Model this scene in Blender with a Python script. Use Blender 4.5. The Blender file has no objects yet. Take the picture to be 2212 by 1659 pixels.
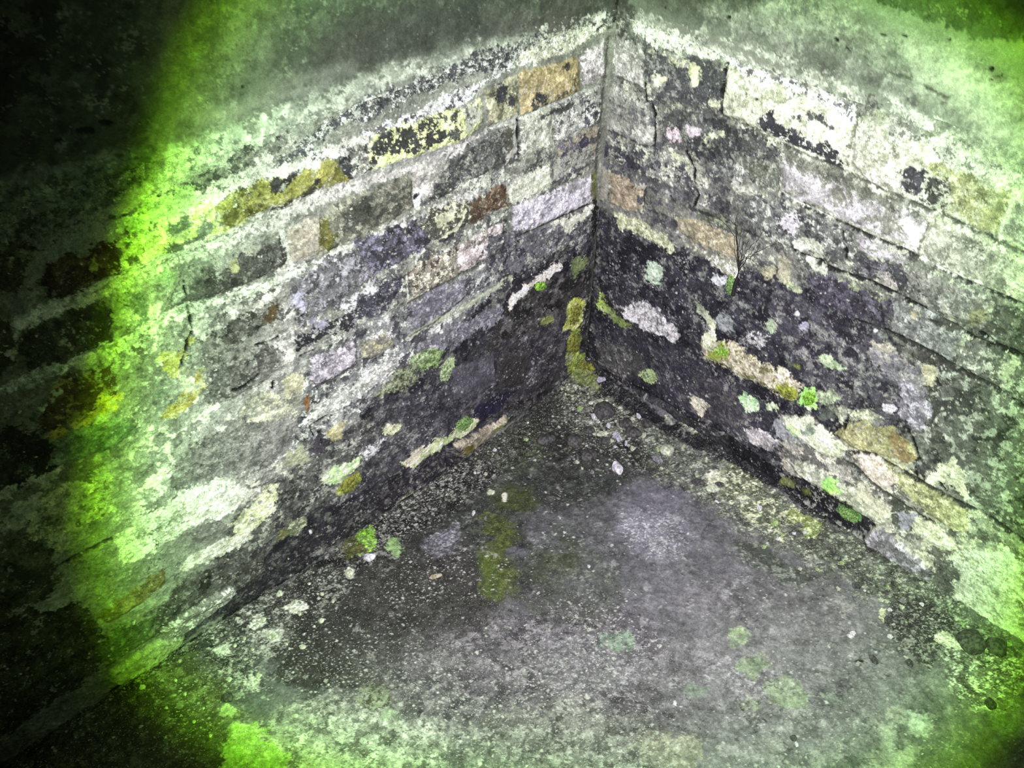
import bpy, math, random
import numpy as np
from mathutils import Matrix, Vector

random.seed(7)
sc = bpy.context.scene
COL = sc.collection

# ------------------------------------------------------------------ camera
F, CX, CY = 2003.0, 1106.0, 829.5
a_, b_, g_ = np.radians([40.87, -44.40, 1.53])
Rx = np.array([[1, 0, 0], [0, np.cos(a_), -np.sin(a_)], [0, np.sin(a_), np.cos(a_)]])
Ry = np.array([[np.cos(b_), 0, np.sin(b_)], [0, 1, 0], [-np.sin(b_), 0, np.cos(b_)]])
Rz = np.array([[np.cos(g_), -np.sin(g_), 0], [np.sin(g_), np.cos(g_), 0], [0, 0, 1]])
M = Rz @ Rx @ Ry @ np.array([[1, 0, 0], [0, 0, -1], [0, 1, 0.]])      # world -> lens axes (right, down, forward)
C = np.array([-1.50992, -1.25963, 1.6])
cam_data = bpy.data.cameras.new('camera')
cam_data.sensor_width = 36.0
cam_data.lens = 36.0 * F / 2212.0
cam_data.clip_start = 0.02
cam = bpy.data.objects.new('camera', cam_data)
COL.objects.link(cam)
W = np.eye(4)
W[:3, 0], W[:3, 1], W[:3, 2], W[:3, 3] = M[0], -M[1], -M[2], C
cam.matrix_world = Matrix(W.tolist())
sc.camera = cam

# ------------------------------------------------------------------ exposure, world
vs = sc.view_settings
vs.view_transform = 'Standard'; vs.look = 'None'; vs.exposure = 0.0; vs.gamma = 1.0
vs.use_curve_mapping = False
world = bpy.data.worlds.new('world'); sc.world = world
world.use_nodes = True
world.node_tree.nodes['Background'].inputs[0].default_value = (0.35, 0.6, 0.35, 1)
world.node_tree.nodes['Background'].inputs[1].default_value = 0.0015

# ------------------------------------------------------------------ the torch: one hand torch beside the lens, white beam with a green rim
GAIN = 6.9
LP = C + 0.05 * M[0] - 0.02 * M[1]                     # lamp place
BEAM = [(0.0, (1.0, .94, 1.08)), (.40, (1.0, .95, 1.06)), (.60, (.95, .99, .96)), (.72, (.84, 1.03, .80)),
        (.81, (.68, 1.08, .52)), (.87, (.50, 1.02, .20)), (.915, (.29, .72, .035)), (.95, (.12, .28, .010)),
        (.98, (.040, .070, .014)), (1.04, (.024, .040, .018)), (1.12, (.013, .020, .010)), (1.25, (.003, .005, .002)), (1.6, (.001, .0016, .0008))]
BX, BY = (1268 - CX) / F - 0.026, (880 - CY) / F + 0.01       # centre of the beam on the lamp's axes
BA, BT, BB, BN, BR = 1134 / F, 1188 / F, 1030 / F, 3.1, 0.175    # half widths, squareness, turn

def beam(px, py):
    """colour of the beam in a direction (lens axes x/z, y/z)"""
    dx, dy = px - BX, py - BY
    u = np.abs(dx * math.cos(BR) + dy * math.sin(BR)) / BA
    w = dy * math.cos(BR) - dx * math.sin(BR)
    v = np.where(w > 0, w / BB, -w / BT)
    r = (u ** BN + v ** BN) ** (1 / BN)
    xs = [k[0] for k in BEAM]
    return np.stack([np.interp(r, xs, [k[1][i] for k in BEAM]) for i in range(3)], -1)

ld = bpy.data.lights.new('torch', 'SPOT')
ld.energy = GAIN * 4 * math.pi ** 2
ld.spot_size = math.radians(130); ld.spot_blend = 0.0
ld.shadow_soft_size = 0.006
ld.use_nodes = True
nt = ld.node_tree; N = nt.nodes; Lk = nt.links
em = N['Emission']
tc = N.new('ShaderNodeTexCoord')
sep = N.new('ShaderNodeSeparateXYZ'); Lk.new(tc.outputs['Normal'], sep.inputs[0])
def mth(op, a, b=None, clamp=False):
    n = N.new('ShaderNodeMath'); n.operation = op; n.use_clamp = clamp
    for i, x in enumerate((a, b)):
        if x is None: continue
        if isinstance(x, (int, float)): n.inputs[i].default_value = x
        else: Lk.new(x, n.inputs[i])
    return n.outputs[0]
nz = mth('MULTIPLY', sep.outputs[2], -1.0)
ux = mth('DIVIDE', sep.outputs[0], nz)
uy = mth('MULTIPLY', mth('DIVIDE', sep.outputs[1], nz), -1.0)
dx0, dy0 = mth('SUBTRACT', ux, BX), mth('SUBTRACT', uy, BY)
du = mth('DIVIDE', mth('ABSOLUTE', mth('ADD', mth('MULTIPLY', dx0, math.cos(BR)), mth('MULTIPLY', dy0, math.sin(BR)))), BA)
dy = mth('SUBTRACT', mth('MULTIPLY', dy0, math.cos(BR)), mth('MULTIPLY', dx0, math.sin(BR)))
dv = mth('MAXIMUM', mth('DIVIDE', dy, BB), mth('DIVIDE', mth('MULTIPLY', dy, -1.0), BT))
rr = mth('POWER', mth('ADD', mth('POWER', du, BN), mth('POWER', dv, BN)), 1 / BN)
ramp = N.new('ShaderNodeValToRGB')
Lk.new(mth('DIVIDE', rr, 1.6), ramp.inputs[0])
els = ramp.color_ramp.elements
for i, (p, c) in enumerate(BEAM):
    e = els[i] if i < 2 else els.new(p / 1.6)
    e.position = p / 1.6
    e.color = (c[0] / 1.1, c[1] / 1.1, c[2] / 1.1, 1)
Lk.new(ramp.outputs[0], em.inputs[0]); em.inputs[1].default_value = 1.1
lamp = bpy.data.objects.new('torch', ld); COL.objects.link(lamp)
W2 = W.copy(); W2[:3, 3] = LP
lamp.matrix_world = Matrix(W2.tolist())

# ------------------------------------------------------------------ geometry helpers
def to_px(P):
    q = (P - C) @ M.T
    return np.stack([CX + F * q[:, 0] / q[:, 2], CY + F * q[:, 1] / q[:, 2]], -1)
def ray(x, y): return M.T @ np.array([(x - CX) / F, (y - CY) / F, 1.0])
def floor_z(x, y):
    a = 1 - np.exp(-np.maximum(0, -x) / .28)
    return -.108 * a * np.exp(-np.maximum(0, -y) / .35)
def pt_plane(surf, x, y):
    """where the photograph's point (x, y) lies on a plane of the place: (u, v) in metres"""
    r = ray(x, y)
    if surf == 'L': t = -C[1] / r[1]; p = C + t * r; return (-p[0], p[2])
    if surf == 'R': t = -C[0] / r[0]; p = C + t * r; return (-p[1], p[2])
    z = 0.0
    for _ in range(12):
        t = (z - C[2]) / r[2]; p = C + t * r; z = .5 * z + .5 * float(floor_z(min(p[0], 0), min(p[1], 0)))
    return (-p[0], -p[1])
def world_pt(surf, x, y):
    u, v = pt_plane(surf, x, y)
    return {'L': np.array([-u, 0, v]), 'R': np.array([0, -u, v]), 'F': np.array([-u, -v, float(floor_z(-max(u, 0), -max(v, 0)))])}[surf]
NRM = {'L': np.array([0, -1., 0]), 'R': np.array([-1., 0, 0]), 'F': np.array([0, 0, 1.])}
def beam_at(surf, x, y):
    q = M @ (world_pt(surf, x, y) - LP)
    return beam(np.array([q[0] / q[2]]), np.array([q[1] / q[2]]))[0]
def light_at(surf, x, y):
    p = world_pt(surf, x, y); d = LP - p; d2 = d @ d
    q = M @ (p - LP)
    return 5.3 * max(0.02, d @ NRM[surf]) / math.sqrt(d2) / d2 * beam(np.array([q[0] / q[2]]), np.array([q[1] / q[2]]))[0]
def lin(h):
    c = np.array([int(h[i:i + 2], 16) for i in (0, 2, 4)]) / 255.
    return np.where(c <= .04045, c / 12.92, ((c + .055) / 1.055) ** 2.4)
def albedo(h, surf, x, y, mode):
    c = lin(h)
    g = c.mean(); c = g + (c - g) * ((1.4 if g < .07 else 1.08) if c[2] > 1.04 * c[0] and c[2] > c[1] else .88)
    k = {'L': 1.0, 'R': 1.0, 'F': .84}[surf]
    if mode == 'w': return np.clip(c * .95 * k, .012, .88)       # as it looks in plain white light
    a = c * k / light_at(surf, x, y) * (5.3 / 5.0)
    b = beam_at(surf, x, y); sat = 1 - b.min() / b.max()
    g = a.mean(); a = g + (a - g) * (1 - .85 * max(0, sat - .12))
    if sat > .12: a[2] = min(a[2], .92 * a[1]); a[0] = min(a[0], 1.02 * a[1])
    a = a * (max(a.mean(), .01) / .32) ** .28                     # the stains read against each other more than the eye allows
    if a.max() > .88: a = a * .88 / a.max()
    return np.clip(a, .008, .88)

def vnoise(u, v, seed):
    i = np.floor(u).astype(np.int64); j = np.floor(v).astype(np.int64)
    fu = u - i; fv = v - j
    fu = fu * fu * (3 - 2 * fu); fv = fv * fv * (3 - 2 * fv)
    def h(a, b):
        n = (a * 374761393 + b * 668265263 + seed * 1274126177) & 0xffffffff
        n = ((n ^ (n >> 13)) * 1274126177) & 0xffffffff
        n = ((n ^ (n >> 16)) * 2246822519) & 0xffffffff
        return ((n ^ (n >> 15)) & 0xffffff) / float(0xffffff)
    return ((h(i, j) * (1 - fu) + h(i + 1, j) * fu) * (1 - fv) + (h(i, j + 1) * (1 - fu) + h(i + 1, j + 1) * fu) * fv) * 2 - 1
def fbm(u, v, size, octv, seed, gain=.6):
    """fractal noise about -1..1, largest features 'size' metres"""
    s = 0; a = 1; t = 0
    for k in range(octv):
        f = 2.03 ** k / size
        ca, sa = math.cos(k * 1.1 + seed), math.sin(k * 1.1 + seed)
        s = s + a * vnoise((u * ca - v * sa) * f + 31.7 * k, (u * sa + v * ca) * f - 17.3 * k, seed * 13 + k)
        t += a * a; a *= gain
    return s / math.sqrt(t) * 1.3
def sstep(a, b, x):
    t = np.clip((x - a) / (b - a), 0, 1); return t * t * (3 - 2 * t)

def poly_sd(P, U, V):
    """signed distance to a polygon, negative inside"""
    n = len(P); d = np.full(U.shape, 1e9); ins = np.zeros(U.shape, bool)
    for i in range(n):
        ax, ay = P[i]; bx, by = P[(i + 1) % n]
        ex, ey = bx - ax, by - ay
        wx, wy = U - ax, V - ay
        t = np.clip((wx * ex + wy * ey) / (ex * ex + ey * ey + 1e-12), 0, 1)
        d = np.minimum(d, (wx - ex * t) ** 2 + (wy - ey * t) ** 2)
        c = ((ay > V) != (by > V)) & (U < ex * (V - ay) / (by - ay + 1e-12) + ax)
        ins ^= c
    d = np.sqrt(d)
    return np.where(ins, -d, d)
def line_d(P, U, V):
    d = np.full(U.shape, 1e9)
    for (ax, ay), (bx, by) in zip(P[:-1], P[1:]):
        ex, ey = bx - ax, by - ay
        wx, wy = U - ax, V - ay
        t = np.clip((wx * ex + wy * ey) / (ex * ex + ey * ey + 1e-12), 0, 1)
        d = np.minimum(d, (wx - ex * t) ** 2 + (wy - ey * t) ** 2)
    return np.sqrt(d)

# ------------------------------------------------------------------ stones, stains, mortar, cracks and some painted shade, one per line
#  surface  shape  points (photo px, turned into places on the wall or floor)  key=value ...
#  q block or stain outline, e ellipse cx,cy rx,ry angle, s stroke (w = width mm)
#  c colour, a cover, r raggedness mm, m second colour:share:size mm, h height mm, o softness mm, k=w colour as in white light
DATA = """
# --- general tone of the left wall
LR q -40,700 250,640 240,1100 -40,1250 k=w c=6a6a5a r=20 o=30 m=a9ad98:.4:60
L q 330,380 620,300 620,500 300,620 250,640 k= c=b9d8ab r=15 o=20 m=8fae86:.3:40
L q 300,640 700,480 700,760 330,900 240,1000 220,760 c=94a08e r=14 o=25 m=c8d6be:.22:30 m=6d766d:.2:30
L q 330,860 660,740 700,900 620,1060 350,1160 250,1190 c=96a18f r=14 o=25 m=c9d6b4:.25:25 m=7b847a:.25:45
L q 700,480 1130,300 1290,200 1290,420 1000,600 700,760 c=86877f r=10 o=20 m=b7bab0:.3:20 m=5c5c5e:.25:22
L q 660,760 1000,590 1210,470 1290,440 1285,600 1000,760 850,870 690,960 600,1000 c=77777a r=14 o=22 m=b5b5b2:.25:14 m=4f4e55:.3:28
L q 1292,455 1190,540 1090,600 1010,700 880,790 800,870 720,950 600,1060 500,1150 420,1250 330,1330 340,1400 540,1305 970,1020 1270,800 c=3e3d42 r=16 o=14 m=62625f:.25:18 m=2b2930:.3:40
L q 600,1040 700,960 850,880 900,950 760,1060 640,1130 500,1200 430,1230 470,1150 c=5b5e58 r=14 o=16 m=8c9084:.3:14 m=3e3f3f:.3:20
L q 1110,640 1290,560 1270,770 1150,880 1000,900 c=35333a r=14 o=14 m=504d58:.3:30 m=23212a:.3:25
# --- general tone of the right wall
R q 1300,60 1560,130 1700,330 1700,450 1600,560 1290,440 c=777873 r=10 o=20 m=a9ab9c:.25:18 m=55565a:.35:25
R q 1560,130 1850,220 2260,380 2260,680 2000,560 1680,430 1560,250 c=bfc6ab r=10 o=20 m=dfe5cf:.3:30 m=989d86:.2:30
R q 1600,400 1760,440 1990,560 2260,690 2260,1000 2100,960 1900,860 1700,700 1600,560 c=83887c r=12 o=25 m=b5bda4:.28:22 m=5f625f:.3:30
R q 1290,455 1400,500 1500,545 1640,580 1740,600 1900,700 1960,780 1960,850 1900,930 1700,1040 1560,960 1350,840 1262,775 c=3c3b43 r=16 o=14 m=6b6c6b:.2:12 m=29272f:.35:40
R q 1640,620 1900,720 2000,850 1990,930 1900,930 1780,870 1700,760 c=54535a r=14 o=16 m=838480:.25:14 m=38363d:.3:30
R q 1950,700 2260,820 2260,1240 2120,1120 1990,1030 1980,860 c=5f6b62 r=14 o=25 m=93a590:.3:18 m=434c47:.25:40
R q 1690,890 1960,1000 2180,1150 2260,1230 2260,1420 2000,1250 1800,1120 1700,1040 c=8d9480 r=12 o=14 m=b3bd98:.35:18 m=62685a:.3:20
L q 820,900 960,820 1060,760 1180,700 1260,640 1262,770 1150,850 1040,900 930,960 800,1030 760,1010 c=36343b r=12 o=14 m=5b5961:.2:12 a=.6
R q 1320,700 1480,760 1560,830 1680,900 1660,960 1500,900 1400,840 1290,770 c=36343c r=12 o=14 a=.55
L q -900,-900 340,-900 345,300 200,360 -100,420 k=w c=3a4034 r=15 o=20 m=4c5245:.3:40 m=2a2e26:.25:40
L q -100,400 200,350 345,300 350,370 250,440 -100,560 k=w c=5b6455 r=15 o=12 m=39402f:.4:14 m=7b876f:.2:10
# --- smooth render above the stones, left
L q 340,-60 1500,-60 1330,20 1100,90 800,170 650,240 400,330 340,300 c=5a6556 r=8 o=60 m=6c7965:.35:60 m=4f594c:.3:60
L q 340,-30 560,-30 620,60 600,200 500,300 340,340 c=68865c r=10 o=40 m=5a7650:.4:40
L e 900,60 150,50 c=515a4d r=20 o=40 t=-10
L e 700,110 120,30 c=5a6455 r=20 o=30 t=-14
L e 1180,40 140,30 c=555c53 r=20 o=30 t=-14
L q 350,330 520,255 640,215 780,170 900,140 1050,90 1200,60 1200,85 1050,125 900,170 780,215 640,280 520,330 350,385 c=a5b39c r=8 o=14 m=c3d0ba:.4:12 m=808a79:.2:14
L s 560,190 680,165 760,150 w=22 c=7c8a76 r=6 o=12
L s 430,260 560,220 700,185 w=18 c=8aa083 r=6 o=12
# --- the speckled dark band and white crust under the render, left
L q 600,345 700,262 800,205 920,165 1040,110 1180,65 1310,35 1315,55 1200,100 1080,145 960,190 860,225 760,270 680,320 600,365 c=55575a r=7 o=2 m=b9beb8:.25:9 m=8d938c:.15:7 p=.8
L q 1150,60 1305,18 1318,50 1240,75 1180,85 c=5b5d5c r=6 m=9fa59c:.3:8
L q 240,470 380,395 500,340 620,290 640,310 520,370 400,440 280,520 c=7f9a6c r=8 m=4f6a48:.45:12
L q 650,352 780,288 880,246 960,204 1080,152 1140,132 1060,175 1000,225 900,270 800,300 740,345 660,380 590,395 c=d6dad9 r=9 m=a2a6a4:.22:8 m=5e5f62:.24:12
L q 590,370 700,330 800,290 800,320 740,345 640,390 560,430 460,470 400,480 380,440 c=d3dfcb r=9 m=7d8580:.15:14
L q 1130,110 1230,70 1310,50 1312,66 1250,105 1180,130 1110,145 c=aab296 r=6 m=cdd3bd:.3:12 m=7b8174:.2:9
L q 1280,42 1310,24 1316,34 1290,52 c=d9dcde r=4
L s 1293,66 1312,52 1330,30 w=5 c=1c1b1c r=2 h=-5
# --- left wall, course under the render
L q 1120,156 1250,122 1252,198 1124,250 c=998d64 r=3 h=4 m=aba07a:.3:14 m=857c54:.2:12
L q 1046,198 1118,157 1120,250 1056,272 c=8d8d70 r=4 h=3 m=a8a88c:.4:14 m=6c6d58:.3:14
L e 1084,200 13,24 c=414145 r=5 t=10
L e 1105,218 8,10 c=46464a r=4
L e 1162,213 14,14 c=3f3f42 r=5
L e 1150,228 8,6 c=4a4a48 r=4
L e 1225,143 5,8 c=4a473c r=3
L s 1200,210 1225,198 1244,180 w=10 c=5c5640 r=6
L s 1240,200 1238,175 1243,160 w=5 c=5a543c r=4
L s 1125,252 1150,240 1180,222 w=6 c=3b3b38 r=3
L q 1256,116 1308,84 1308,165 1255,190 c=9a9894 r=4 h=3 m=b9b6b6:.4:12 m=7d7c78:.3:16
L s 1311,66 1309,110 1304,170 1300,230 w=12 c=73776c r=4 o=5
L q 812,292 1000,232 1035,212 1040,262 997,308 860,352 785,376 790,330 c=c9d48e r=5 h=3 m=e0e8b0:.3:14
L q 835,292 935,250 950,250 945,275 985,285 985,300 940,305 920,320 890,322 860,345 840,345 835,330 800,355 785,350 795,320 c=4a4c4a r=9 m=cfd49a:.24:13
L q 955,250 990,235 992,285 970,300 c=5a5c58 r=8 m=d2d8a0:.4:12
L q 1000,225 1030,218 1036,262 1004,290 c=a9aea0 r=4 m=6d6f6a:.3:9
L q 722,348 775,330 778,380 745,400 735,370 c=414345 r=8
L q 765,330 800,310 800,370 770,385 c=8a8d84 r=7 m=d3dac8:.3:9 m=4b4d4c:.3:9
L q 470,436 560,395 650,372 735,340 740,380 755,395 640,430 560,462 500,494 475,480 c=a2aa48 r=5 h=3 m=b8be66:.3:16 m=83802f:.3:25
L q 570,415 590,385 640,375 625,390 600,415 580,420 c=494b45 r=7
L s 590,462 650,430 700,410 w=14 c=50523f r=6
L e 685,392 8,10 c=434444 r=4
L e 640,440 6,6 c=46463f r=4
L q 300,500 455,440 470,480 500,500 440,540 320,585 250,590 250,530 k=w c=c3c888 r=8 h=2 m=e2e6b8:.4:20 m=a7ac66:.2:20
L e 450,495 16,20 k=w c=6f756c r=7
L e 385,490 20,14 k=w c=6a7064 r=8 t=-20
L s 370,548 400,530 440,515 w=16 k=w c=575c50 r=7
L e 270,525 18,14 k=w c=555a48 r=8
L e 245,545 14,10 k=w c=555a48 r=7
L e 290,560 10,7 k=w c=555a48 r=6
L q 240,500 330,410 420,400 440,450 330,500 k=w c=c6d8a8 r=12 m=a8b98c:.3:20
# mortar beds
L s 1300,185 1250,200 1190,228 1120,256 1050,280 w=10 c=9fa39c r=4 o=3 h=-2
L s 1035,306 997,315 900,352 800,390 702,424 600,470 500,512 400,552 300,590 180,640 40,700 w=26 c=c5cfba r=5 o=3 m=dfe8d8:.4:10 m=98a18f:.2:8 h=-1
L s 780,385 860,360 960,322 w=12 c=8c8f8a r=4 a=.8
# --- left wall, second course
L q 1122,258 1192,228 1194,314 1121,336 c=9a9e90 r=4 h=3 m=bcc0b2:.3:10 m=7c7e76:.3:12
L s 1118,252 1119,290 1118,338 w=4 c=3a3a3a r=2 x=.9
L s 1128,300 1140,265 1150,300 w=9 c=b9bcb4 r=5 a=.7
L q 1198,226 1300,182 1296,258 1198,308 c=8b8c86 r=4 h=3 m=b3b5ac:.3:10 m=5b5b60:.25:12
L e 1270,240 16,30 t=20 c=4f5055 r=10 m=c9ccc2:.4:9
L s 1170,252 1200,240 1235,225 w=8 c=4b4c4c r=4
L q 1204,312 1292,262 1288,336 1206,376 c=8a8273 r=4 h=2 m=5a5760:.3:14
L e 1215,340 8,18 t=20 c=4a4856 r=5
L e 1255,318 14,24 t=35 c=45434f r=6
L q 975,342 1060,280 1108,275 1116,300 1095,350 1010,388 940,432 925,425 945,385 c=5c5e5c r=6 h=3 m=86887f:.25:10 m=484a4a:.3:14
L q 1070,275 1116,268 1114,330 1090,355 1085,320 1100,300 1095,285 c=a3a39c r=4
L e 1098,300 8,28 t=10 c=5a5a50 r=6
L q 890,362 972,340 945,385 925,430 898,424 c=a5a19c r=5 h=2 m=c2bfba:.4:10
L e 906,420 16,24 t=20 c=d9dbdb r=7
L e 898,425 5,5 c=3c3c3c r=3
L q 698,460 800,410 888,378 894,448 800,500 706,544 c=7f8070 r=4 h=4 m=9ea08c:.35:18 m=5d6055:.3:26
L e 775,455 30,20 t=-30 c=565a4f r=14 o=8
L q 622,496 690,464 702,540 628,567 c=a5a08c r=3 h=3 m=b6b39f:.4:16
L q 688,480 712,470 720,500 712,540 696,538 c=75762f r=6 o=4
L s 606,500 612,540 622,572 w=14 c=c9d5bf r=4 o=3
L q 505,556 606,510 615,570 560,600 500,625 460,640 425,655 415,600 450,580 c=5e635f r=5 h=4 m=7b817a:.2:8 m=494d4b:.3:16
L q 455,560 490,545 505,560 470,600 455,590 c=a8a688 r=9
L e 545,537 14,9 t=-10 c=a6a68a r=5
L e 503,575 6,12 t=20 c=aab46c r=4
L q 380,660 400,645 455,625 470,640 430,660 390,680 c=68716c r=5
L s 402,610 408,660 416,690 w=3 c=303030 r=2 x=.9
L q 300,640 310,635 320,680 318,710 300,705 k=w c=666d64 r=7
L e 365,600 20,14 c=8c9a78 r=7 k=w
# dark stones at the left
L q 100,578 180,545 250,520 264,588 180,625 105,648 92,610 k=w c=37281c r=6 h=4 m=51402c:.3:14
L e 200,565 7,14 k=w c=a09a4c r=4
L q 80,700 150,670 235,655 245,735 150,775 60,800 40,740 k=w c=35342a r=8 h=4 m=4a4b3c:.3:20
L q -20,560 40,520 75,540 40,640 -20,660 k=w c=3b3b2c r=10 m=77785c:.3:25
L q -20,700 30,690 40,790 -20,820 k=w c=40402e r=10
L q 130,830 230,800 250,850 180,900 100,930 60,900 k=w c=4d3f26 r=10 h=3 m=8a7f45:.3:25
L q 120,930 180,900 220,850 260,850 245,880 190,920 100,960 k=w c=c9b24a r=8
L q 100,960 170,920 280,895 295,930 240,965 110,1005 60,1010 k=w c=5d6b5a r=6 h=3 m=7a8876:.3:20
L q -20,940 80,920 100,1000 60,1050 -20,1080 k=w c=26261c r=12 m=3f3f30:.3:20
L q 90,1060 250,1010 250,1100 130,1170 60,1160 k=w c=a4a982 r=12 m=c5ca9c:.35:18 m=6d7150:.2:15
L q -20,1120 120,1180 100,1290 -20,1330 k=w c=5a5d46 r=14 m=3b3d2e:.4:22
L q -20,1330 180,1290 240,1400 120,1520 -20,1600 k=w c=4a4a36 r=14 m=2e2e22:.4:22
L s 240,1160 160,1200 80,1250 0,1310 w=9 k=w c=3c3c30 r=3 o=3 h=-4
# second bed of mortar
L s 1284,342 1230,362 1160,380 1091,395 1000,425 934,452 850,492 736,545 640,590 548,628 460,655 368,686 290,725 180,770 80,810 -20,850 w=18 c=b6beac r=5 o=3 m=d8dfd0:.4:9 m=8d9385:.25:8 h=-1
L s 740,538 660,580 600,605 w=10 c=dde6d6 r=5
L s 500,638 548,620 w=5 c=eef4ea r=2
# --- left wall, third course
L q 1096,398 1150,365 1190,348 1184,402 1102,438 c=9da193 r=5 h=2 m=c6cab4:.35:9
L q 1196,346 1280,312 1280,350 1192,392 c=8b8b84 r=5 m=5c5b63:.2:10
L s 1192,345 1190,400 w=8 c=60625e r=3
L q 1106,444 1180,415 1278,376 1276,434 1190,475 1106,512 c=a09ba6 r=4 h=4 m=bfb9c6:.35:14 m=7f7c84:.25:14
L e 1240,400 34,10 t=-25 c=7c7a80 r=6
L q 1010,438 1082,394 1095,440 1060,462 1016,480 c=66523f r=6 h=2 m=8c7c68:.2:9 m=4f3f33:.3:12
L q 925,452 1008,428 1010,480 960,500 925,525 905,500 c=55564f r=6 h=2 m=b9b99c:.2:11
L e 955,470 22,14 t=-30 c=b2b396 r=9
L s 945,520 975,500 990,480 w=7 c=b8b89f r=4
L q 945,520 985,495 985,500 955,520 c=4b4854 r=3
L q 985,530 1040,502 1088,480 1092,534 1040,560 987,590 c=a99ea0 r=4 h=4 m=c2b6ba:.35:13 m=7c726e:.25:14
L q 880,582 930,550 985,532 987,592 935,625 882,650 c=8c8478 r=5 h=3 m=c4c0ae:.35:9 m=574f48:.25:12
L s 876,590 878,620 879,650 w=4 c=c9cdb8 r=2
L s 1100,445 1100,480 1104,520 w=8 c=70736c r=4 h=-2
L s 1092,545 1040,572 990,598 930,630 882,655 w=9 c=605f5a r=4 h=-3
L s 1280,440 1190,480 1104,518 1092,530 w=8 c=5a5a5c r=4 h=-3
L q 770,522 840,495 898,478 925,520 900,545 800,600 775,575 c=605e69 r=6 h=2 m=88869a:.3:12 m=444349:.3:15
L q 632,602 700,566 770,535 805,600 740,650 650,700 630,660 c=7d7e80 r=7 h=2 m=a6a6ad:.3:12 m=5b5c5b:.3:14
L e 648,650 20,16 c=aeaebd r=8
L q 730,660 760,625 830,605 850,620 790,660 740,680 c=b9b9bc r=9 m=6f6f72:.35:9
L q 770,640 820,618 872,595 868,635 810,680 765,690 c=48474f r=8 m=72727b:.2:9
L q 640,735 700,700 765,672 760,705 700,725 650,745 c=3a393d r=9 m=8d8d92:.2:8
L e 682,696 22,16 c=9a9aa8 r=8 t=-15
L q 455,725 500,700 560,665 600,650 606,690 560,712 510,742 490,740 c=6a6658 r=9 m=8f8d7c:.3:10 m=4b483c:.3:12
L e 585,680 8,20 t=25 c=6a5e38 r=6
L q 380,700 470,740 540,760 490,780 420,800 395,770 c=839086 r=8 m=5f6b63:.3:10
L q 345,775 350,760 395,755 408,735 400,780 380,810 350,800 k=w c=a8a055 r=7 m=c3c487:.4:14
L s 412,690 418,715 405,738 403,755 397,770 394,788 w=4 c=141412 r=2 x=1
L q 435,830 470,800 520,780 560,752 600,742 606,790 560,830 500,860 445,872 c=747a7b r=6 h=3 m=989d9d:.25:9 m=575b5c:.3:14
L s 500,843 525,836 540,822 560,808 w=4 c=141414 r=2 x=1
L s 588,825 589,838 w=5 c=141414 r=2 x=1
L s 555,748 570,742 590,735 602,728 w=4 c=1e1c1a r=2 x=.9
L s 645,770 660,762 676,754 w=4 c=191919 r=2 x=.9
L s 640,690 655,680 w=3 c=191919 r=2 x=.8
L s 820,590 828,570 w=3 c=191919 r=2 x=.7
L q 355,900 385,860 428,818 436,850 405,880 380,905 k=w c=b3a350 r=7 m=cfc68a:.4:16
L e 410,830 24,16 k=w c=dcdcc6 r=8
L e 345,850 20,9 t=-10 k=w c=7a8474 r=5
L e 430,800 18,7 t=-20 c=b9ae60 r=5
# --- left wall, fourth and fifth courses
L q 668,776 720,750 764,735 768,784 720,815 674,838 c=a39ea6 r=4 h=4 m=bfb9c4:.35:10 m=77737c:.2:10
L q 776,738 830,715 848,745 800,775 780,765 c=7f7c74 r=5 h=2 m=a5a080:.3:12
L s 765,735 770,785 w=6 c=5b5d58 r=3
L e 630,830 30,18 t=-30 c=b0b18f r=10
L q 883,662 940,625 1000,600 1006,640 945,690 890,720 c=6b6973 r=6 h=2 m=8e8c96:.2:8
L s 878,730 940,695 1005,662 1100,605 w=14 c=979c8a r=5 o=3
L q 672,880 740,838 800,800 850,770 860,790 790,850 700,905 c=93948f r=6 m=c0c1bd:.4:7
L s 800,815 740,855 690,890 640,925 w=10 c=c6c8c0 r=7
L q 658,862 668,852 671,870 667,895 658,885 c=8f6a3e r=2
L q 540,860 600,845 660,850 640,900 560,925 500,940 c=979d8a r=10 m=bcc0a0:.4:15
L s 515,920 570,900 620,880 w=7 c=c0c6a8 r=4
L q 400,960 500,920 640,900 640,950 560,1010 430,1050 350,1060 c=848c80 r=10 m=6c746b:.4:20
L s 706,898 685,912 672,920 671,930 680,940 w=4 c=161616 r=2 x=1
L s 692,934 695,950 698,964 w=5 c=161614 r=3 x=1
L q 705,930 730,905 745,905 735,940 712,960 c=a6a078 r=6
L e 688,960 16,20 t=20 c=4b4850 r=6
L q 620,980 660,955 665,990 640,1010 610,1020 c=9aa083 r=8
L q 905,745 960,715 1040,680 1085,660 1090,690 1000,740 930,775 900,775 c=63616b r=7 m=85838b:.3:9
L q 880,780 925,755 960,760 945,790 900,800 c=7f9560 r=8 m=546a3c:.4:9
L e 968,800 13,26 t=20 c=8fa071 r=6
L q 850,800 900,790 900,820 850,850 820,850 c=7b8468 r=9 m=4e503e:.4:10
L q 1105,640 1150,605 1190,570 1205,560 1215,575 1180,600 1150,620 1120,650 1103,668 c=b0a6a0 r=6 m=d8d0c8:.4:8
L s 1098,660 1101,630 1180,580 1250,530 w=8 c=26242b r=4 h=-5
L q 1040,500 1190,490 1250,462 1280,440 1285,500 1200,540 1110,590 1060,590 c=5b5a60 r=10 m=8d8c88:.2:10 m=3b3a42:.25:15
L q 1200,480 1255,460 1282,440 1284,462 1240,480 1230,510 1215,490 c=a8a798 r=7 m=cfd0c8:.35:8
L q 1225,655 1245,640 1262,645 1258,690 1240,715 1212,715 1222,690 c=7e8432 r=5 m=a9a878:.25:8
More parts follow.
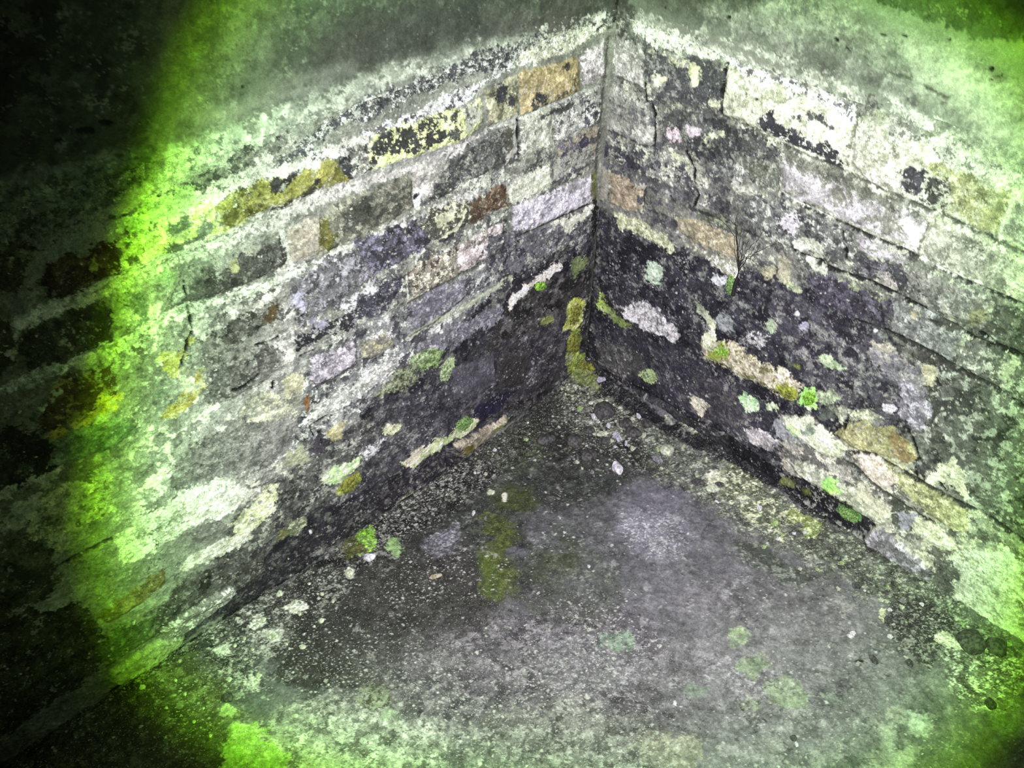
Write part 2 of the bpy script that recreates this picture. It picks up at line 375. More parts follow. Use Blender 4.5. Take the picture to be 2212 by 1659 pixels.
L q 1225,720 1255,705 1258,745 1240,780 1225,765 c=6f7c34 r=7 m=3e4222:.3:9
L q 1235,560 1268,560 1262,580 1238,595 c=5f6b45 r=6
L e 1185,690 8,10 c=6e743a r=5
L e 1178,695 7,8 c=6a7040 r=5
L e 1096,810 10,9 c=6f7e4a r=5
L q 1020,885 1075,850 1112,846 1080,885 1048,908 1028,906 c=242230 r=5
L q 980,800 1070,770 1075,830 1000,870 980,850 c=4a4851 r=5 h=3
L q 1075,775 1150,760 1130,830 1080,840 c=35333c r=5 h=3
L s 1072,775 1076,835 w=4 c=26242b r=3 h=-4
L q 691,1040 705,1022 735,1003 778,988 782,1004 755,1022 734,1042 705,1046 c=bfe39f r=4 h=3 m=dbeec8:.4:12
L q 775,975 800,960 830,950 820,975 790,1000 c=b4b4b8 r=7 m=6a6a6e:.3:8
L q 728,1060 740,1042 775,1018 782,1035 762,1060 735,1072 c=7d8628 r=4
L e 846,928 18,9 t=-15 c=b5b596 r=5
L q 868,1005 890,985 925,958 970,935 1030,900 1042,908 1010,935 975,958 930,985 885,1012 c=8e9a6f r=7 m=b0ae98:.35:10
L q 870,1000 905,965 920,958 905,990 880,1010 c=a59c8e r=5
L q 980,962 1000,950 1045,925 1090,900 1098,905 1055,945 1005,985 983,985 c=6b6256 r=4 h=14 m=857c6f:.4:10
L e 1010,968 14,8 t=-30 c=5f5326 r=4
L e 1080,918 22,7 t=-33 c=565a28 r=4
L q 962,966 978,958 982,998 968,1004 c=121113 r=3 h=-14
L q 905,1035 935,1000 962,990 960,1010 930,1035 900,1050 c=6c7264 r=5 h=6 m=8b937c:.3:8
L q 825,1088 850,1065 900,1045 900,1060 860,1085 830,1100 c=77735a r=5 h=6 m=9b9880:.3:8
# --- left wall, foot
L q 500,1322 600,1255 700,1203 830,1105 965,1016 1000,960 940,980 860,1040 760,1090 680,1140 600,1200 520,1240 460,1290 420,1340 c=2c2b2f r=8 o=8 m=4d4d4b:.25:10
L q 250,1150 300,1110 400,1060 470,1030 535,1050 515,1085 430,1120 350,1180 270,1225 k= c=b4d896 r=9 m=d2eab8:.4:12 m=8fb070:.15:12
L q 385,1090 440,1060 540,1050 560,1060 480,1110 400,1140 c=d3e2be r=8 m=b2c0a0:.3:10
L q 405,1150 450,1120 500,1130 480,1160 420,1170 c=6a7268 r=6
L q 381,1224 420,1195 460,1170 535,1148 541,1166 505,1188 440,1215 400,1228 c=b2b28c r=5 m=d0cdb0:.4:9
L q 545,1085 600,1045 590,1100 540,1150 500,1165 500,1130 c=b5c390 r=8 m=dfe3c8:.3:9
L q 335,1330 355,1285 420,1235 480,1205 545,1180 585,1185 562,1240 490,1288 390,1340 340,1365 c=4c544e r=6 h=4 m=707b70:.2:9 m=3a403d:.35:18
L q 205,1330 260,1285 345,1228 360,1250 300,1300 230,1345 k=w c=6c643c r=4 h=4 m=857d55:.3:16
L q 205,1400 260,1350 330,1325 335,1370 300,1390 230,1440 k=w c=4f5a40 r=6 h=3 m=69755a:.3:16
L q 430,1245 455,1235 450,1260 425,1270 c=26292a r=4 h=-4
L q 345,1352 400,1318 465,1275 498,1258 508,1272 500,1292 430,1345 365,1385 345,1385 c=6d736a r=3 h=9 m=b3baa5:.35:9 m=6e726c:.25:12
L q 238,1445 300,1405 345,1375 398,1372 392,1392 330,1435 255,1478 232,1472 k=w c=8f9674 r=3 h=9 m=abb28c:.35:10
L s 700,1205 600,1262 500,1325 400,1395 300,1455 240,1490 w=9 c=18181a r=4 o=4
L s 965,1016 900,1062 830,1106 700,1203 w=8 c=1d1c20 r=4 o=4
L s 560,1215 620,1165 700,1110 800,1060 w=14 c=26252b r=8 o=8
L e 620,1150 30,8 t=-30 c=6a6d40 r=7
L e 672,1150 4,4 c=e0e0e0 r=1
L e 640,1135 25,14 t=-30 c=6d7758 r=8 m=a8b090:.3:8
# --- corner line
L s 1318,60 1312,110 1303,190 1297,250 1290,330 1286,420 1284,520 1277,640 1268,770 w=9 c=4c4d45 r=3 o=4
L q 1276,372 1288,372 1290,420 1282,440 1276,410 c=5b5c3a r=4 o=4
R q 1284,372 1300,400 1296,440 1286,430 c=4f5232 r=4 o=4
L q 1278,432 1292,432 1290,500 1276,520 c=1b1c14 r=5 o=3
R s 1302,190 1297,250 1291,340 1287,430 1285,520 1278,640 1268,770 w=7 c=3f403b r=3 o=4
R s 1285,450 1285,520 1278,640 1268,775 w=16 c=1a191d r=5 o=5
R q 1290,622 1305,640 1318,670 1305,680 1288,660 c=7c8f3c r=6 m=3b3c26:.3:8
R q 1300,655 1335,680 1368,700 1355,710 1325,695 c=66743c r=5
L q 1225,765 1268,760 1290,800 1270,815 1235,808 c=6f7a30 r=8 m=50582a:.4:10 o=4
# --- right wall, corner stones at the top
R q 1320,30 1345,20 1360,45 1350,80 1325,90 c=5d6158 r=6 m=92988a:.3:7
R q 1325,86 1385,100 1392,190 1330,165 c=8c9086 r=5 h=2 m=aeb2a6:.35:12
R s 1330,165 1360,178 1390,195 w=5 c=5c5e55 r=3
R q 1320,178 1395,215 1412,322 1310,276 c=85867f r=5 h=4 m=9a9b93:.35:18 m=6b6b6d:.2:20
R s 1391,179 1394,219 1405,226 1412,249 1413,282 1412,316 w=4 c=18181a r=2 x=1
R q 1365,45 1400,36 1470,60 1540,90 1560,115 1540,140 1500,122 1460,112 1400,100 1372,72 c=d9dcdf r=6 m=8b8e8c:.18:8
R q 1395,118 1440,118 1500,150 1560,160 1558,240 1530,250 1510,232 1470,225 1440,215 1415,190 1400,160 c=525456 r=7 m=7d7f7b:.25:10
R q 1400,112 1440,110 1500,140 1510,170 1490,175 1480,150 1440,130 c=b8bf9c r=6 m=8d9184:.3:9
R e 1420,172 15,12 c=c6cdaa r=5
R e 1499,165 9,18 c=c5cf9c r=6
R e 1540,225 12,10 c=b3b79b r=5
R q 1470,230 1560,245 1640,300 1690,330 1690,415 1600,370 1500,340 1440,310 1420,260 c=636463 r=9 m=8e9086:.25:14 m=494a4d:.3:22
R e 1450,292 16,11 c=b9a5b2 r=7
R e 1495,285 14,9 c=b3aab5 r=6
R e 1538,295 16,14 c=b9bfa2 r=7
R e 1470,355 22,14 c=b2b79a r=8 t=30
R e 1500,370 14,20 c=9a9c90 r=8
R s 1480,330 1500,365 1498,400 1510,420 1498,445 w=4 c=17171a r=2 x=.9
R s 1450,425 1465,445 w=4 c=1d1d20 r=2 x=.8
R q 1570,152 1700,190 1845,262 1836,360 1700,305 1600,262 1557,250 c=d5dcc0 r=4 h=4 m=edf2df:.35:25 m=bcc3a4:.2:25
R s 1566,140 1562,165 1557,200 1555,248 w=6 c=2c2c2e r=3 h=-3 x=.7
R q 1655,252 1668,235 1675,255 1700,275 1740,290 1770,310 1815,330 1812,362 1790,356 1740,335 1690,318 1665,285 1645,265 c=4c4d52 r=9 m=e2e6d6:.12:8
R s 1700,192 1740,180 1790,205 1810,235 w=16 c=6a6b6f r=8 m=d9dccf:.4:9
R s 1745,248 1770,258 1795,275 w=8 c=66676a r=5
R e 1635,215 3,3 c=3a3a3c r=1
R e 1718,255 9,7 c=55565a r=4
R q 1570,130 1680,165 1780,200 1850,225 1845,262 1700,192 1600,158 c=dfe3dd r=6 m=76787a:.25:9
R q 1850,255 1940,280 2020,315 2190,392 2190,430 2120,420 2050,400 2000,470 1900,410 1840,355 c=d0d8b6 r=5 h=4 m=ebf0da:.35:20 m=acb392:.2:20
R s 1848,262 1840,300 1830,355 w=6 c=8b8f7d r=3 h=-2
R q 1990,350 2060,360 2130,395 2192,424 2162,502 2110,485 2060,450 2045,400 c=b9b972 r=5 m=d8d596:.35:18 m=a39e5c:.2:14
R e 1972,392 27,22 c=5a5b60 r=8
R e 2022,408 28,34 c=5f6165 r=8 m=c5cbb0:.2:10
R e 2050,440 14,10 c=6a6c6c r=6
R s 2191,426 2176,465 2162,503 w=5 c=d5dfae r=2
R q 2198,430 2260,460 2260,560 2170,505 c=a7ad74 r=5 h=3 m=c9d09c:.3:15
R q 1900,195 1925,185 1970,225 2030,262 2020,285 1960,262 1920,235 c=e4e7e4 r=8 o=4
R q 1930,245 2040,290 2110,340 2212,375 2212,400 2120,370 2020,330 1920,290 c=cfe0c0 r=8 m=8f9a88:.25:10
R s 1935,262 1960,270 1980,285 w=14 c=98989c r=7
R q 1840,185 1900,225 1880,260 1850,250 1830,215 c=a09e8e r=8 m=6f706b:.3:9
# mortar bed
R s 1557,252 1640,285 1720,325 1791,358 1900,405 2018,455 2110,500 2212,548 w=7 c=6d7265 r=4 o=3 h=-3
R s 1640,285 1720,320 1780,345 w=4 c=cfd4bf r=2
# --- right wall second course
R q 1692,332 1760,355 1850,395 2005,472 1984,538 1900,505 1780,450 1690,412 c=b3b0b2 r=4 h=3 m=cfccd2:.35:22 m=949488:.25:22
R q 1694,325 1790,362 1900,412 2008,462 2005,478 1900,440 1790,390 1694,352 c=85897a r=5 o=4 m=6f7367:.3:14
R q 1960,480 2002,480 1985,540 1945,530 c=e8ede6 r=8
R q 2010,476 2110,515 2212,570 2260,590 2260,660 2209,648 2100,600 1990,546 c=b2b88e r=4 h=3 m=cdd3a8:.3:20 m=949a76:.3:20
R q 2180,570 2260,600 2260,655 2200,640 c=cdd67f r=9 m=e0e8a0:.3:14
R q 1600,330 1660,345 1690,330 1690,412 1640,400 1590,360 c=707367 r=8 m=9b9e92:.3:9
R e 1595,385 16,24 c=b4b5b0 r=10 m=6c6d6c:.3:8
R s 1690,418 1760,452 1855,498 1930,530 1997,560 2100,612 2209,658 w=6 c=3e3f3d r=3 h=-4
R s 1695,415 1740,440 1800,470 w=5 c=d5d8ce r=3
R s 1990,556 2060,588 2120,610 w=6 c=dbe6cc r=3
# --- third course
R q 1600,430 1690,425 1760,460 1850,500 1850,555 1760,540 1700,530 1620,500 c=767876 r=9 m=b6b8b2:.3:12 m=55565a:.3:16
R e 1710,490 14,26 t=-20 c=c4bfc9 r=9
R e 1760,530 26,9 t=30 c=c5c8b8 r=7
R s 1822,500 1823,520 1827,538 1829,556 w=4 c=1a1b18 r=2 x=1
R q 1855,510 1900,520 1960,565 1950,575 1900,555 1860,540 c=b6b2b8 r=6 m=8b8d86:.3:9
R q 1840,552 1870,548 1910,565 1950,578 1968,600 1960,630 1930,620 1905,600 1870,595 1845,585 c=545459 r=7 m=7f7e84:.2:9
R q 1890,590 1930,600 1945,630 1930,632 c=aaa69f r=6
R q 1965,575 2060,610 2152,645 2124,706 2040,680 1955,635 c=959b8c r=5 h=4 m=b2b7a4:.3:14 m=777e76:.3:14
R q 2094,700 2105,675 2140,655 2150,648 2140,675 2122,705 c=a39660 r=5
R q 2152,648 2212,680 2260,700 2260,780 2200,760 2128,715 c=59655c r=5 h=3 m=7d8c7e:.25:14
R e 1730,530 20,12 t=30 c=e0e4d8 r=7
R s 1714,540 1800,580 1886,610 1950,642 2034,690 2110,735 2212,775 w=7 c=2a2b28 r=3 h=-5
R s 1780,600 1850,625 1900,650 w=9 c=a4ab86 r=5
R e 1770,566 7,6 c=101010 r=3 x=1
# --- fourth course, violet stone
R q 1748,585 1800,598 1870,632 1932,655 1912,712 1850,690 1760,655 c=5b5864 r=7 h=3 m=7b7886:.25:12 m=444149:.3:16
R q 1938,652 2010,672 2082,718 2052,782 1980,745 1912,716 c=7b817c r=5 h=3 m=9ea59c:.3:12
R e 1977,680 12,11 c=b2b08a r=5
R q 2000,688 2040,690 2080,708 2078,722 2020,702 c=4d5348 r=4 h=-3
R s 2118,722 2160,750 2212,772 w=8 c=1e201c r=3 h=-5
R q 2088,730 2212,790 2260,820 2260,880 2212,868 2060,785 c=74806f r=6 h=3 m=a9bb8f:.3:14 m=5b6659:.25:14
R q 2150,770 2190,790 2185,830 2160,820 c=b3bd80 r=8
R s 1916,716 1990,752 2055,790 2130,830 2212,880 w=9 c=3a3d3c r=4 h=-4 o=3
# --- tan stones beside the corner
R s 1290,350 1340,360 1400,395 1480,425 w=14 c=5d5c61 r=5 o=4 h=-2
R q 1318,372 1350,385 1390,412 1386,456 1350,450 1318,440 c=86796a r=4 h=3 m=a08f7a:.3:14
R q 1294,360 1314,368 1314,440 1296,430 c=7f7b72 r=4
R e 1383,430 7,10 c=494a52 r=3
R q 1398,408 1470,430 1500,450 1495,485 1440,470 1396,450 c=6f6e69 r=6 h=2 m=57565c:.3:14
R q 1460,465 1520,480 1590,512 1600,560 1560,548 1500,525 1470,500 c=8c826c r=5 h=2 m=a89e88:.25:12
R q 1500,450 1560,470 1595,490 1590,512 1520,480 c=5c6055 r=7 m=838a70:.3:9
R q 1325,455 1345,462 1400,485 1462,525 1455,545 1420,525 1385,505 1340,495 c=9da07f r=6 m=c6c9ae:.3:9
R q 1480,525 1560,550 1600,575 1590,600 1560,590 1520,560 c=8c8b7c r=7 m=c6c3bb:.3:8
R q 1340,310 1420,330 1480,350 1500,410 1440,400 1370,365 1320,340 c=7b7b78 r=8 m=b0b2a2:.3:12 m=4c4c52:.35:16
R s 1310,330 1350,345 1380,365 w=14 c=3f3e46 r=8
# --- dark stained middle
R e 1414,592 19,26 t=-10 c=97a495 r=7
R q 1342,660 1370,655 1400,655 1425,668 1450,700 1472,722 1455,742 1420,722 1390,705 1355,685 c=a49fa3 r=7 m=c8c2c8:.3:8 m=6f6c74:.25:9
R q 1500,652 1514,655 1530,680 1546,698 1535,706 1518,688 1505,672 c=9fa58f r=4
R e 1558,602 16,14 c=aeaeb6 r=7
R e 1572,698 16,20 c=83868a r=8
R q 1620,715 1650,710 1680,690 1670,730 1640,755 1612,735 c=aba7aa r=9 m=4a4850:.3:10
R e 1665,705 10,14 c=93a088 r=5
R e 1705,615 26,8 t=35 c=98a183 r=5
R e 1660,590 16,14 c=9c9880 r=6 t=20
R q 1680,560 1700,555 1712,595 1695,612 1680,595 c=a29e88 r=5
R q 1740,555 1790,575 1795,590 1760,590 c=c9cdbd r=6
R e 1735,705 8,8 c=a4a2b4 r=3
R e 1722,678 5,5 c=d8d6dc r=2
R e 1800,790 30,10 t=25 c=9bae8c r=6
R e 1785,776 14,8 t=10 c=aebd9a r=4
R e 1890,715 5,4 c=eeeef0 r=1
R e 2000,812 22,20 c=c0c19c r=5
R q 1875,765 1900,750 1960,775 1990,800 1985,830 1930,820 1890,790 c=7f7f83 r=8 m=a09e98:.3:10
R e 1905,750 26,9 t=20 c=a9a696 r=6
R q 1950,830 1990,850 2020,890 2000,930 1960,910 1940,870 c=7e7e84 r=9 m=a9a8ae:.3:9
R e 1920,880 16,9 t=30 c=c2bfc6 r=5
R s 2020,820 2030,840 w=4 c=161616 r=2 x=.9
R s 1930,850 1950,865 1960,880 w=3 c=191919 r=2 x=.7
# row of mossy pink stone
R q 1512,738 1545,735 1590,742 1610,760 1650,785 1700,800 1728,830 1720,862 1690,855 1640,830 1600,812 1555,785 1520,775 c=a39a86 r=6 h=3 m=c3b8a8:.35:10 m=7c7a50:.2:12
R q 1508,735 1530,712 1545,700 1550,735 1525,760 c=b3b896 r=7 m=d6dcc0:.4:8
R e 1560,760 26,17 c=7f8a34 r=8
R e 1700,845 28,14 t=35 c=8e9830 r=6
R e 1718,790 8,8 c=6f7a3a r=4
R q 1735,865 1755,838 1790,840 1820,862 1800,880 1770,872 1750,888 c=95a386 r=8 m=b8c6a2:.3:10
R e 1748,862 14,18 c=a1dd72 r=7
R e 1785,888 18,16 c=565b56 r=7
R q 1790,880 1850,890 1880,880 1900,905 1860,910 1820,915 c=868d78 r=8 m=b3b99b:.3:9
R e 1614,870 24,20 t=30 c=b0d7a4 r=6
R e 1672,880 14,7 t=15 c=a9b896 r=4
R e 1402,812 24,14 t=25 c=8c9a68 r=7
R q 1330,740 1370,750 1400,790 1340,830 1290,790 1285,740 c=403f49 r=8 m=5c5a66:.25:12
R q 1560,810 1620,900 1600,940 1500,900 1460,850 1500,830 c=403d44 r=9 m=5a5458:.3:14
R q 1490,855 1520,862 1530,880 1515,900 1500,880 c=a09a8c r=6
R q 1600,920 1640,925 1680,950 1670,975 1620,955 c=8a838a r=7 m=a9a2a4:.3:8
# --- lower courses
R q 1692,896 1735,900 1760,905 1800,935 1832,972 1815,990 1770,975 1730,945 1700,925 c=bfc7aa r=5 h=4 m=d9dfc8:.35:10
R e 1716,930 18,22 t=-20 c=bde79c r=7
R e 1752,928 14,12 c=7f8a7c r=5
R q 1670,900 1692,905 1730,950 1710,960 1680,940 c=84848a r=7
R q 1805,935 1830,915 1870,908 1930,925 1965,945 1975,975 1985,988 1950,1002 1890,982 1840,965 c=8e8e60 r=6 h=4 m=a6a67c:.3:12
R q 1925,935 1960,945 1968,970 1984,988 1955,998 1930,980 c=8f8254 r=5
R q 1840,970 1890,978 1930,1005 1945,1040 1920,1055 1890,1045 1865,1020 c=b4a897 r=5 h=4 m=c9beb2:.4:8
R q 1900,980 1940,990 1990,1036 2040,1068 2085,1105 2095,1150 2060,1150 2010,1110 1940,1060 1945,1030 c=a0a36c r=7 h=3 m=bcc08c:.3:12 m=7b8058:.2:10
R q 2030,1000 2060,995 2080,1040 2095,1080 2070,1070 2040,1050 2000,1035 c=c3cc9e r=7
R s 1830,975 1888,978 1988,1036 2060,1080 2121,1108 2180,1150 2240,1190 w=8 c=3a3d38 r=3 h=-4 o=3
R q 1975,985 2010,1000 2000,1035 1985,1020 c=4b4f49 r=5
R s 1820,990 1850,1010 1900,1055 1960,1095 2010,1130 w=10 c=4a4d45 r=4 h=-3
R q 1702,990 1760,1000 1800,1030 1870,1070 1925,1118 1910,1135 1860,1110 1790,1060 1730,1025 c=8d927f r=6 h=6 m=b0b69c:.35:9
R q 1850,1055 1880,1060 1925,1105 1915,1130 1870,1095 c=a3a48c r=5
R e 1797,1050 22,18 t=30 c=90d860 r=6
R q 1925,1070 1960,1095 1960,1140 1930,1150 1925,1110 c=545a4c r=5 h=-3
R q 1965,1115 2000,1120 2070,1175 2060,1195 2010,1175 1970,1145 c=c9d0a0 r=5 h=3 m=b1b88c:.3:10
R q 1935,1110 1975,1112 1965,1145 1940,1150 c=8a8f92 r=5
R q 2060,1190 2100,1190 2140,1185 2190,1200 2212,1230 2212,1300 2150,1260 2110,1220 c=c3e596 r=8 m=dff2bc:.35:10 m=9fbd7c:.2:10
R q 2040,1200 2110,1230 2180,1290 2212,1320 2212,1400 2140,1350 2060,1280 c=a9d088 r=10 m=8aaa6e:.4:12
R q 2020,1215 2055,1215 2065,1255 2035,1290 2015,1260 c=5a6250 r=8
R q 2060,1260 2100,1290 2180,1350 2212,1375 2212,1405 2120,1350 2050,1300 c=9bc47c r=8 m=7fa066:.3:12
# --- foot of the right wall: dark recess and base slabs
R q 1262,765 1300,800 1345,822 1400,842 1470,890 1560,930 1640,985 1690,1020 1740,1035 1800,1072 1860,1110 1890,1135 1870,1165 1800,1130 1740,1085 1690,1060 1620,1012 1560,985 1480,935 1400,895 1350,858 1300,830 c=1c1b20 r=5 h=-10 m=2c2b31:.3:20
R q 1358,836 1400,858 1480,892 1560,930 1545,962 1500,950 1440,925 1390,895 1356,862 c=3b3a40 r=3 h=10 m=4f4e56:.3:10 m=35343a:.3:12
R q 1690,1030 1720,1040 1712,1056 1685,1048 c=62663c r=6
R e 1735,1062 12,8 t=40 c=54582f r=5
R e 1832,1112 26,14 t=35 c=56803e r=7
R q 1780,1055 1840,1085 1880,1125 1860,1120 1800,1080 c=33391f r=5
R q 1866,1156 1880,1146 1910,1148 1945,1175 1980,1205 2015,1232 2008,1255 1975,1248 1930,1218 1900,1190 1875,1178 c=6e706f r=3 h=11 m=95979a:.35:12 m=63665f:.2:10

# --- smooth render above the right wall
R q 1350,-60 1800,-60 1790,0 1880,60 1800,90 1700,110 1560,60 1420,30 c=5c6357 r=8 o=50 m=6a7163:.3:50
R q 1520,20 1700,-20 1800,10 1900,60 2050,120 2212,180 2260,330 2100,310 1900,200 1750,130 1600,80 c=8fa588 r=16 o=20 m=a3b89b:.3:12 m=7d8f76:.25:16
R q 1740,90 1840,130 1900,160 1890,190 1800,160 1720,130 c=77776a r=14 o=16
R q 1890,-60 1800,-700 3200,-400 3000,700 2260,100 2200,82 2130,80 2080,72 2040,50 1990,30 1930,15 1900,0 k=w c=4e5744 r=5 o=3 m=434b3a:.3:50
R q 1350,30 1440,40 1560,80 1700,120 1780,165 1860,200 1850,225 1780,200 1680,165 1560,115 1440,60 1370,45 c=a3a89a r=9 o=8 m=c8ccc0:.35:9 m=7d8176:.2:10
R s 1420,45 1500,75 1600,110 1690,150 w=10 c=8a8e84 r=5
R q 2060,130 2212,160 2212,320 2120,300 2040,220 c=9fc48b r=20 o=22 m=b2d59c:.3:12
R q 1980,100 2080,120 2120,200 2000,180 c=aecba6 r=20 o=20
R e 2144,147 4,4 c=1a2412 r=1 x=1
R e 2158,163 4,3 c=1a2412 r=1 x=1
R e 2166,161 3,3 c=1a2412 r=1 x=1
R e 2143,171 6,2 c=1a2412 r=1 x=1
R e 2128,127 8,2 c=2a3a20 r=1 x=.8
R e 1574,37 4,3 c=2a2a26 r=1 x=.9
R e 1438,16 2,2 c=2a2a26 r=1 x=.9
R e 1808,85 6,3 t=30 c=2a2a26 r=1 x=.8
R e 1834,105 8,2 t=35 c=2a2a26 r=1 x=.8
R e 1910,75 6,2 t=25 c=2a2a26 r=1 x=.8
R e 1957,77 6,2 t=25 c=2a2a26 r=1 x=.8
R e 2056,84 3,3 c=20281c r=1 x=.9
R s 1925,155 1960,165 2000,185 2050,210 w=4 c=66725f r=2 o=3
L e 225,262 16,5 t=10 k=w c=20180f r=2 x=.8
L e 180,280 22,6 t=-5 k=w c=20180f r=3 x=.6
L e 126,302 10,4 k=w c=20180f r=2 x=.7
L e 525,188 4,3 c=1c2618 r=1 x=.9
L e 661,186 3,2 c=1c2618 r=1 x=.8
L s 1335,-5 1334,20 1327,45 w=9 c=1b1b1a r=3 x=.8
L q 1318,-10 1350,-10 1345,40 1320,50 c=50534b r=8 o=5
R q 1325,-10 1360,-10 1365,30 1335,45 c=50534b r=8 o=5
# --- floor
F q 1262,790 1130,870 980,1000 850,1100 760,1180 900,1260 1100,1200 1330,1080 1520,1080 1450,960 1340,870 c=3f403c r=20 o=25 m=7b7e70:.16:7 m=2a2a2a:.35:18 p=.7
F q 960,1030 1200,960 1330,1000 1400,1060 1250,1120 1150,1300 1000,1330 860,1250 880,1120 c=414341 r=25 o=35 m=575955:.3:12 p=.35
F q 700,1240 1000,1180 1100,1330 1000,1420 760,1480 600,1480 560,1350 c=4b4c46 r=25 o=30 m=5a5b52:.25:10 p=.6
F q 240,1485 400,1385 500,1322 700,1205 830,1106 965,1018 1100,930 1180,870 1230,900 1000,1090 860,1180 700,1290 560,1350 420,1420 320,1480 260,1520 c=444640 r=14 o=12 m=8d9484:.2:8 m=2b2b29:.35:14 p=1
F q 560,1300 640,1250 720,1220 760,1260 700,1320 620,1370 540,1380 500,1350 c=4c4f47 r=14 o=12 m=a3ad98:.25:9 p=1
F e 690,1410 90,110 c=45463e r=35 o=60 a=.55
F e 640,1310 60,50 c=42433b r=20 o=25 p=.9
F q 1100,1100 1250,1080 1400,1040 1560,1100 1600,1300 1500,1450 1300,1500 1250,1300 c=68676c r=25 o=35 m=77757c:.35:30 p=.25
F e 1420,1130 70,70 c=76737f r=20 o=40 p=.2
F e 1480,1270 130,110 c=79777d r=20 o=50 p=.2
F q 1000,1330 1300,1300 1500,1400 1560,1600 1200,1720 900,1720 820,1560 860,1430 c=7b7c7a r=25 o=50 m=9c9d99:.3:14 m=626363:.3:18 p=.7
F q 1500,1300 1700,1250 1950,1350 2050,1500 2000,1700 1500,1700 1450,1500 c=868a85 r=25 o=60 m=959993:.3:40 m=777b75:.3:40 p=.25
F q 500,1560 700,1510 950,1560 1000,1720 480,1720 c=a4b597 r=20 o=25 m=c6d8b6:.35:14 m=7c8a74:.3:14 p=.8
F q 1000,1560 1250,1520 1450,1600 1450,1720 1000,1720 c=959b90 r=20 o=30 m=b6bcb0:.3:12 m=767b73:.3:14 p=.7
F q 400,1380 520,1300 640,1250 600,1380 560,1500 440,1480 c=5f6858 r=18 o=20 m=a9b99c:.25:9 m=41483c:.3:14 p=.9
F q 300,1450 420,1400 500,1500 500,1600 380,1640 k=w c=5a5d40 r=20 o=20 m=7d8258:.3:12 p=.8
F q -40,1640 240,1490 330,1480 480,1640 480,1720 -40,1720 k=w c=4a4838 r=20 o=20 m=6a6a50:.25:12 p=.8
F q 1370,925 1440,930 1560,985 1690,1055 1800,1125 1900,1175 2010,1250 2110,1330 2212,1400 2212,1500 2050,1380 1900,1290 1760,1230 1600,1150 1500,1070 1420,1000 c=646a5e r=20 o=24 m=9aa48a:.22:7 m=4f5148:.3:12 p=.9
F q 1560,1000 1680,1060 1720,1120 1700,1170 1620,1120 1540,1050 c=707862 r=16 o=8 m=c2c6a4:.35:9 m=585a44:.2:9 p=1
F q 1700,1080 1780,1130 1760,1160 1700,1130 c=7f8f4a r=12 m=c0cc98:.3:8
F q 1900,1330 1960,1290 2060,1330 2100,1420 2000,1430 1940,1390 c=434943 r=16 o=8 m=7f8a72:.2:7 p=.9
F q 2040,1400 2212,1420 2212,1560 2120,1540 2040,1480 c=5f7556 r=18 o=20 m=a9c795:.3:8 m=435440:.3:9 p=1
F e 1250,1440 110,60 c=868688 r=20 o=30 a=.5 m=b9b9bb:.2:5 p=.8
F e 900,1440 120,60 c=6f726c r=24 o=40 a=.55 m=a6aaa0:.2:6 p=.8
F e 1700,1380 140,60 c=8b8f8b r=24 o=50 a=.5 p=.3
F q 2020,1395 2025,1375 2045,1365 2075,1400 2060,1405 2040,1395 c=c5dd8e r=5
F q 1890,1325 1905,1310 1915,1325 1908,1340 c=c5d3a0 r=5
F e 1838,1372 7,5 c=f0f0ea r=2
F e 1700,1500 42,32 t=25 c=a3ba92 r=8 o=5 m=8a9d7c:.3:12
F e 1612,1520 26,14 c=98a689 r=8 o=4 m=838b7b:.4:9
F e 1590,1378 16,20 c=98aa8c r=6 o=3
F e 1632,1438 36,16 t=-10 c=8f9c80 r=8 o=4
F e 1510,1490 34,14 t=-8 c=8a9a88 r=8 o=5
F e 1328,1380 30,22 t=-15 c=8a9c8c r=9 o=5
F e 1310,1450 16,40 t=10 c=869484 r=12 o=8
F e 1800,1510 22,8 t=20 c=92a68c r=6 o=4
F e 1930,1550 36,16 c=96b086 r=9 o=5 m=7f9472:.3:10
F e 1985,1568 22,18 t=30 c=9cc88c r=6 o=4
F e 1900,1570 10,12 c=9ab08e r=5
F e 1940,1640 50,30 c=96ae88 r=12 o=8
F e 1440,1618 64,34 c=949878 r=12 o=5 m=acb08e:.35:12
F e 1670,1615 12,20 c=96a68c r=7 o=5
F e 1855,1430 8,5 c=2c2e2c r=2
F e 800,1510 34,28 c=8a9a70 r=10 o=4 m=62684f:.4:10
F e 845,1548 20,15 c=9dbf88 r=6 o=3
F e 880,1530 12,12 c=77786f r=6
F q 485,1659 480,1600 492,1565 510,1545 560,1570 575,1600 620,1640 610,1720 490,1720 k=w c=a9c468 r=9 o=3 m=c8dc92:.3:12
F q 475,1530 495,1520 508,1535 500,1548 480,1545 k=w c=cfe0a0 r=5
F q 780,1150 800,1135 812,1150 812,1165 800,1190 775,1195 755,1180 c=6d9a28 r=7 o=3 m=9bd048:.4:8
F q 735,1185 770,1160 790,1190 750,1210 c=5e5f30 r=8 o=6
F e 852,1183 14,20 c=86a668 r=6 o=3
F e 1080,1190 30,100 c=58632c r=16 o=22 m=6e7c3a:.3:10
F e 1056,1240 16,60 c=627428 r=10 o=14
F e 1110,1080 40,30 c=4f5632 r=14 o=22
F e 1200,1200 60,40 c=565d46 r=16 o=30
F e 1060,1065 9,7 c=a9b59a r=3
F e 1090,1075 6,9 c=d9d2c8 r=2
F q 610,1310 640,1295 660,1310 640,1330 c=cdd9bd r=6
F e 560,1342 14,14 c=b9c8a8 r=7 m=d9e6c8:.4:7
F e 590,1370 20,14 c=b9c8a8 r=7 m=d9e6c8:.4:7
F e 480,1400 16,12 c=b8cc9e r=6
F e 550,1480 20,18 c=b4cda0 r=8 m=dcebc8:.4:7
F e 755,1238 10,9 c=ccd2be r=4
F e 1160,1185 50,16 t=-10 c=716e7a r=16 o=20
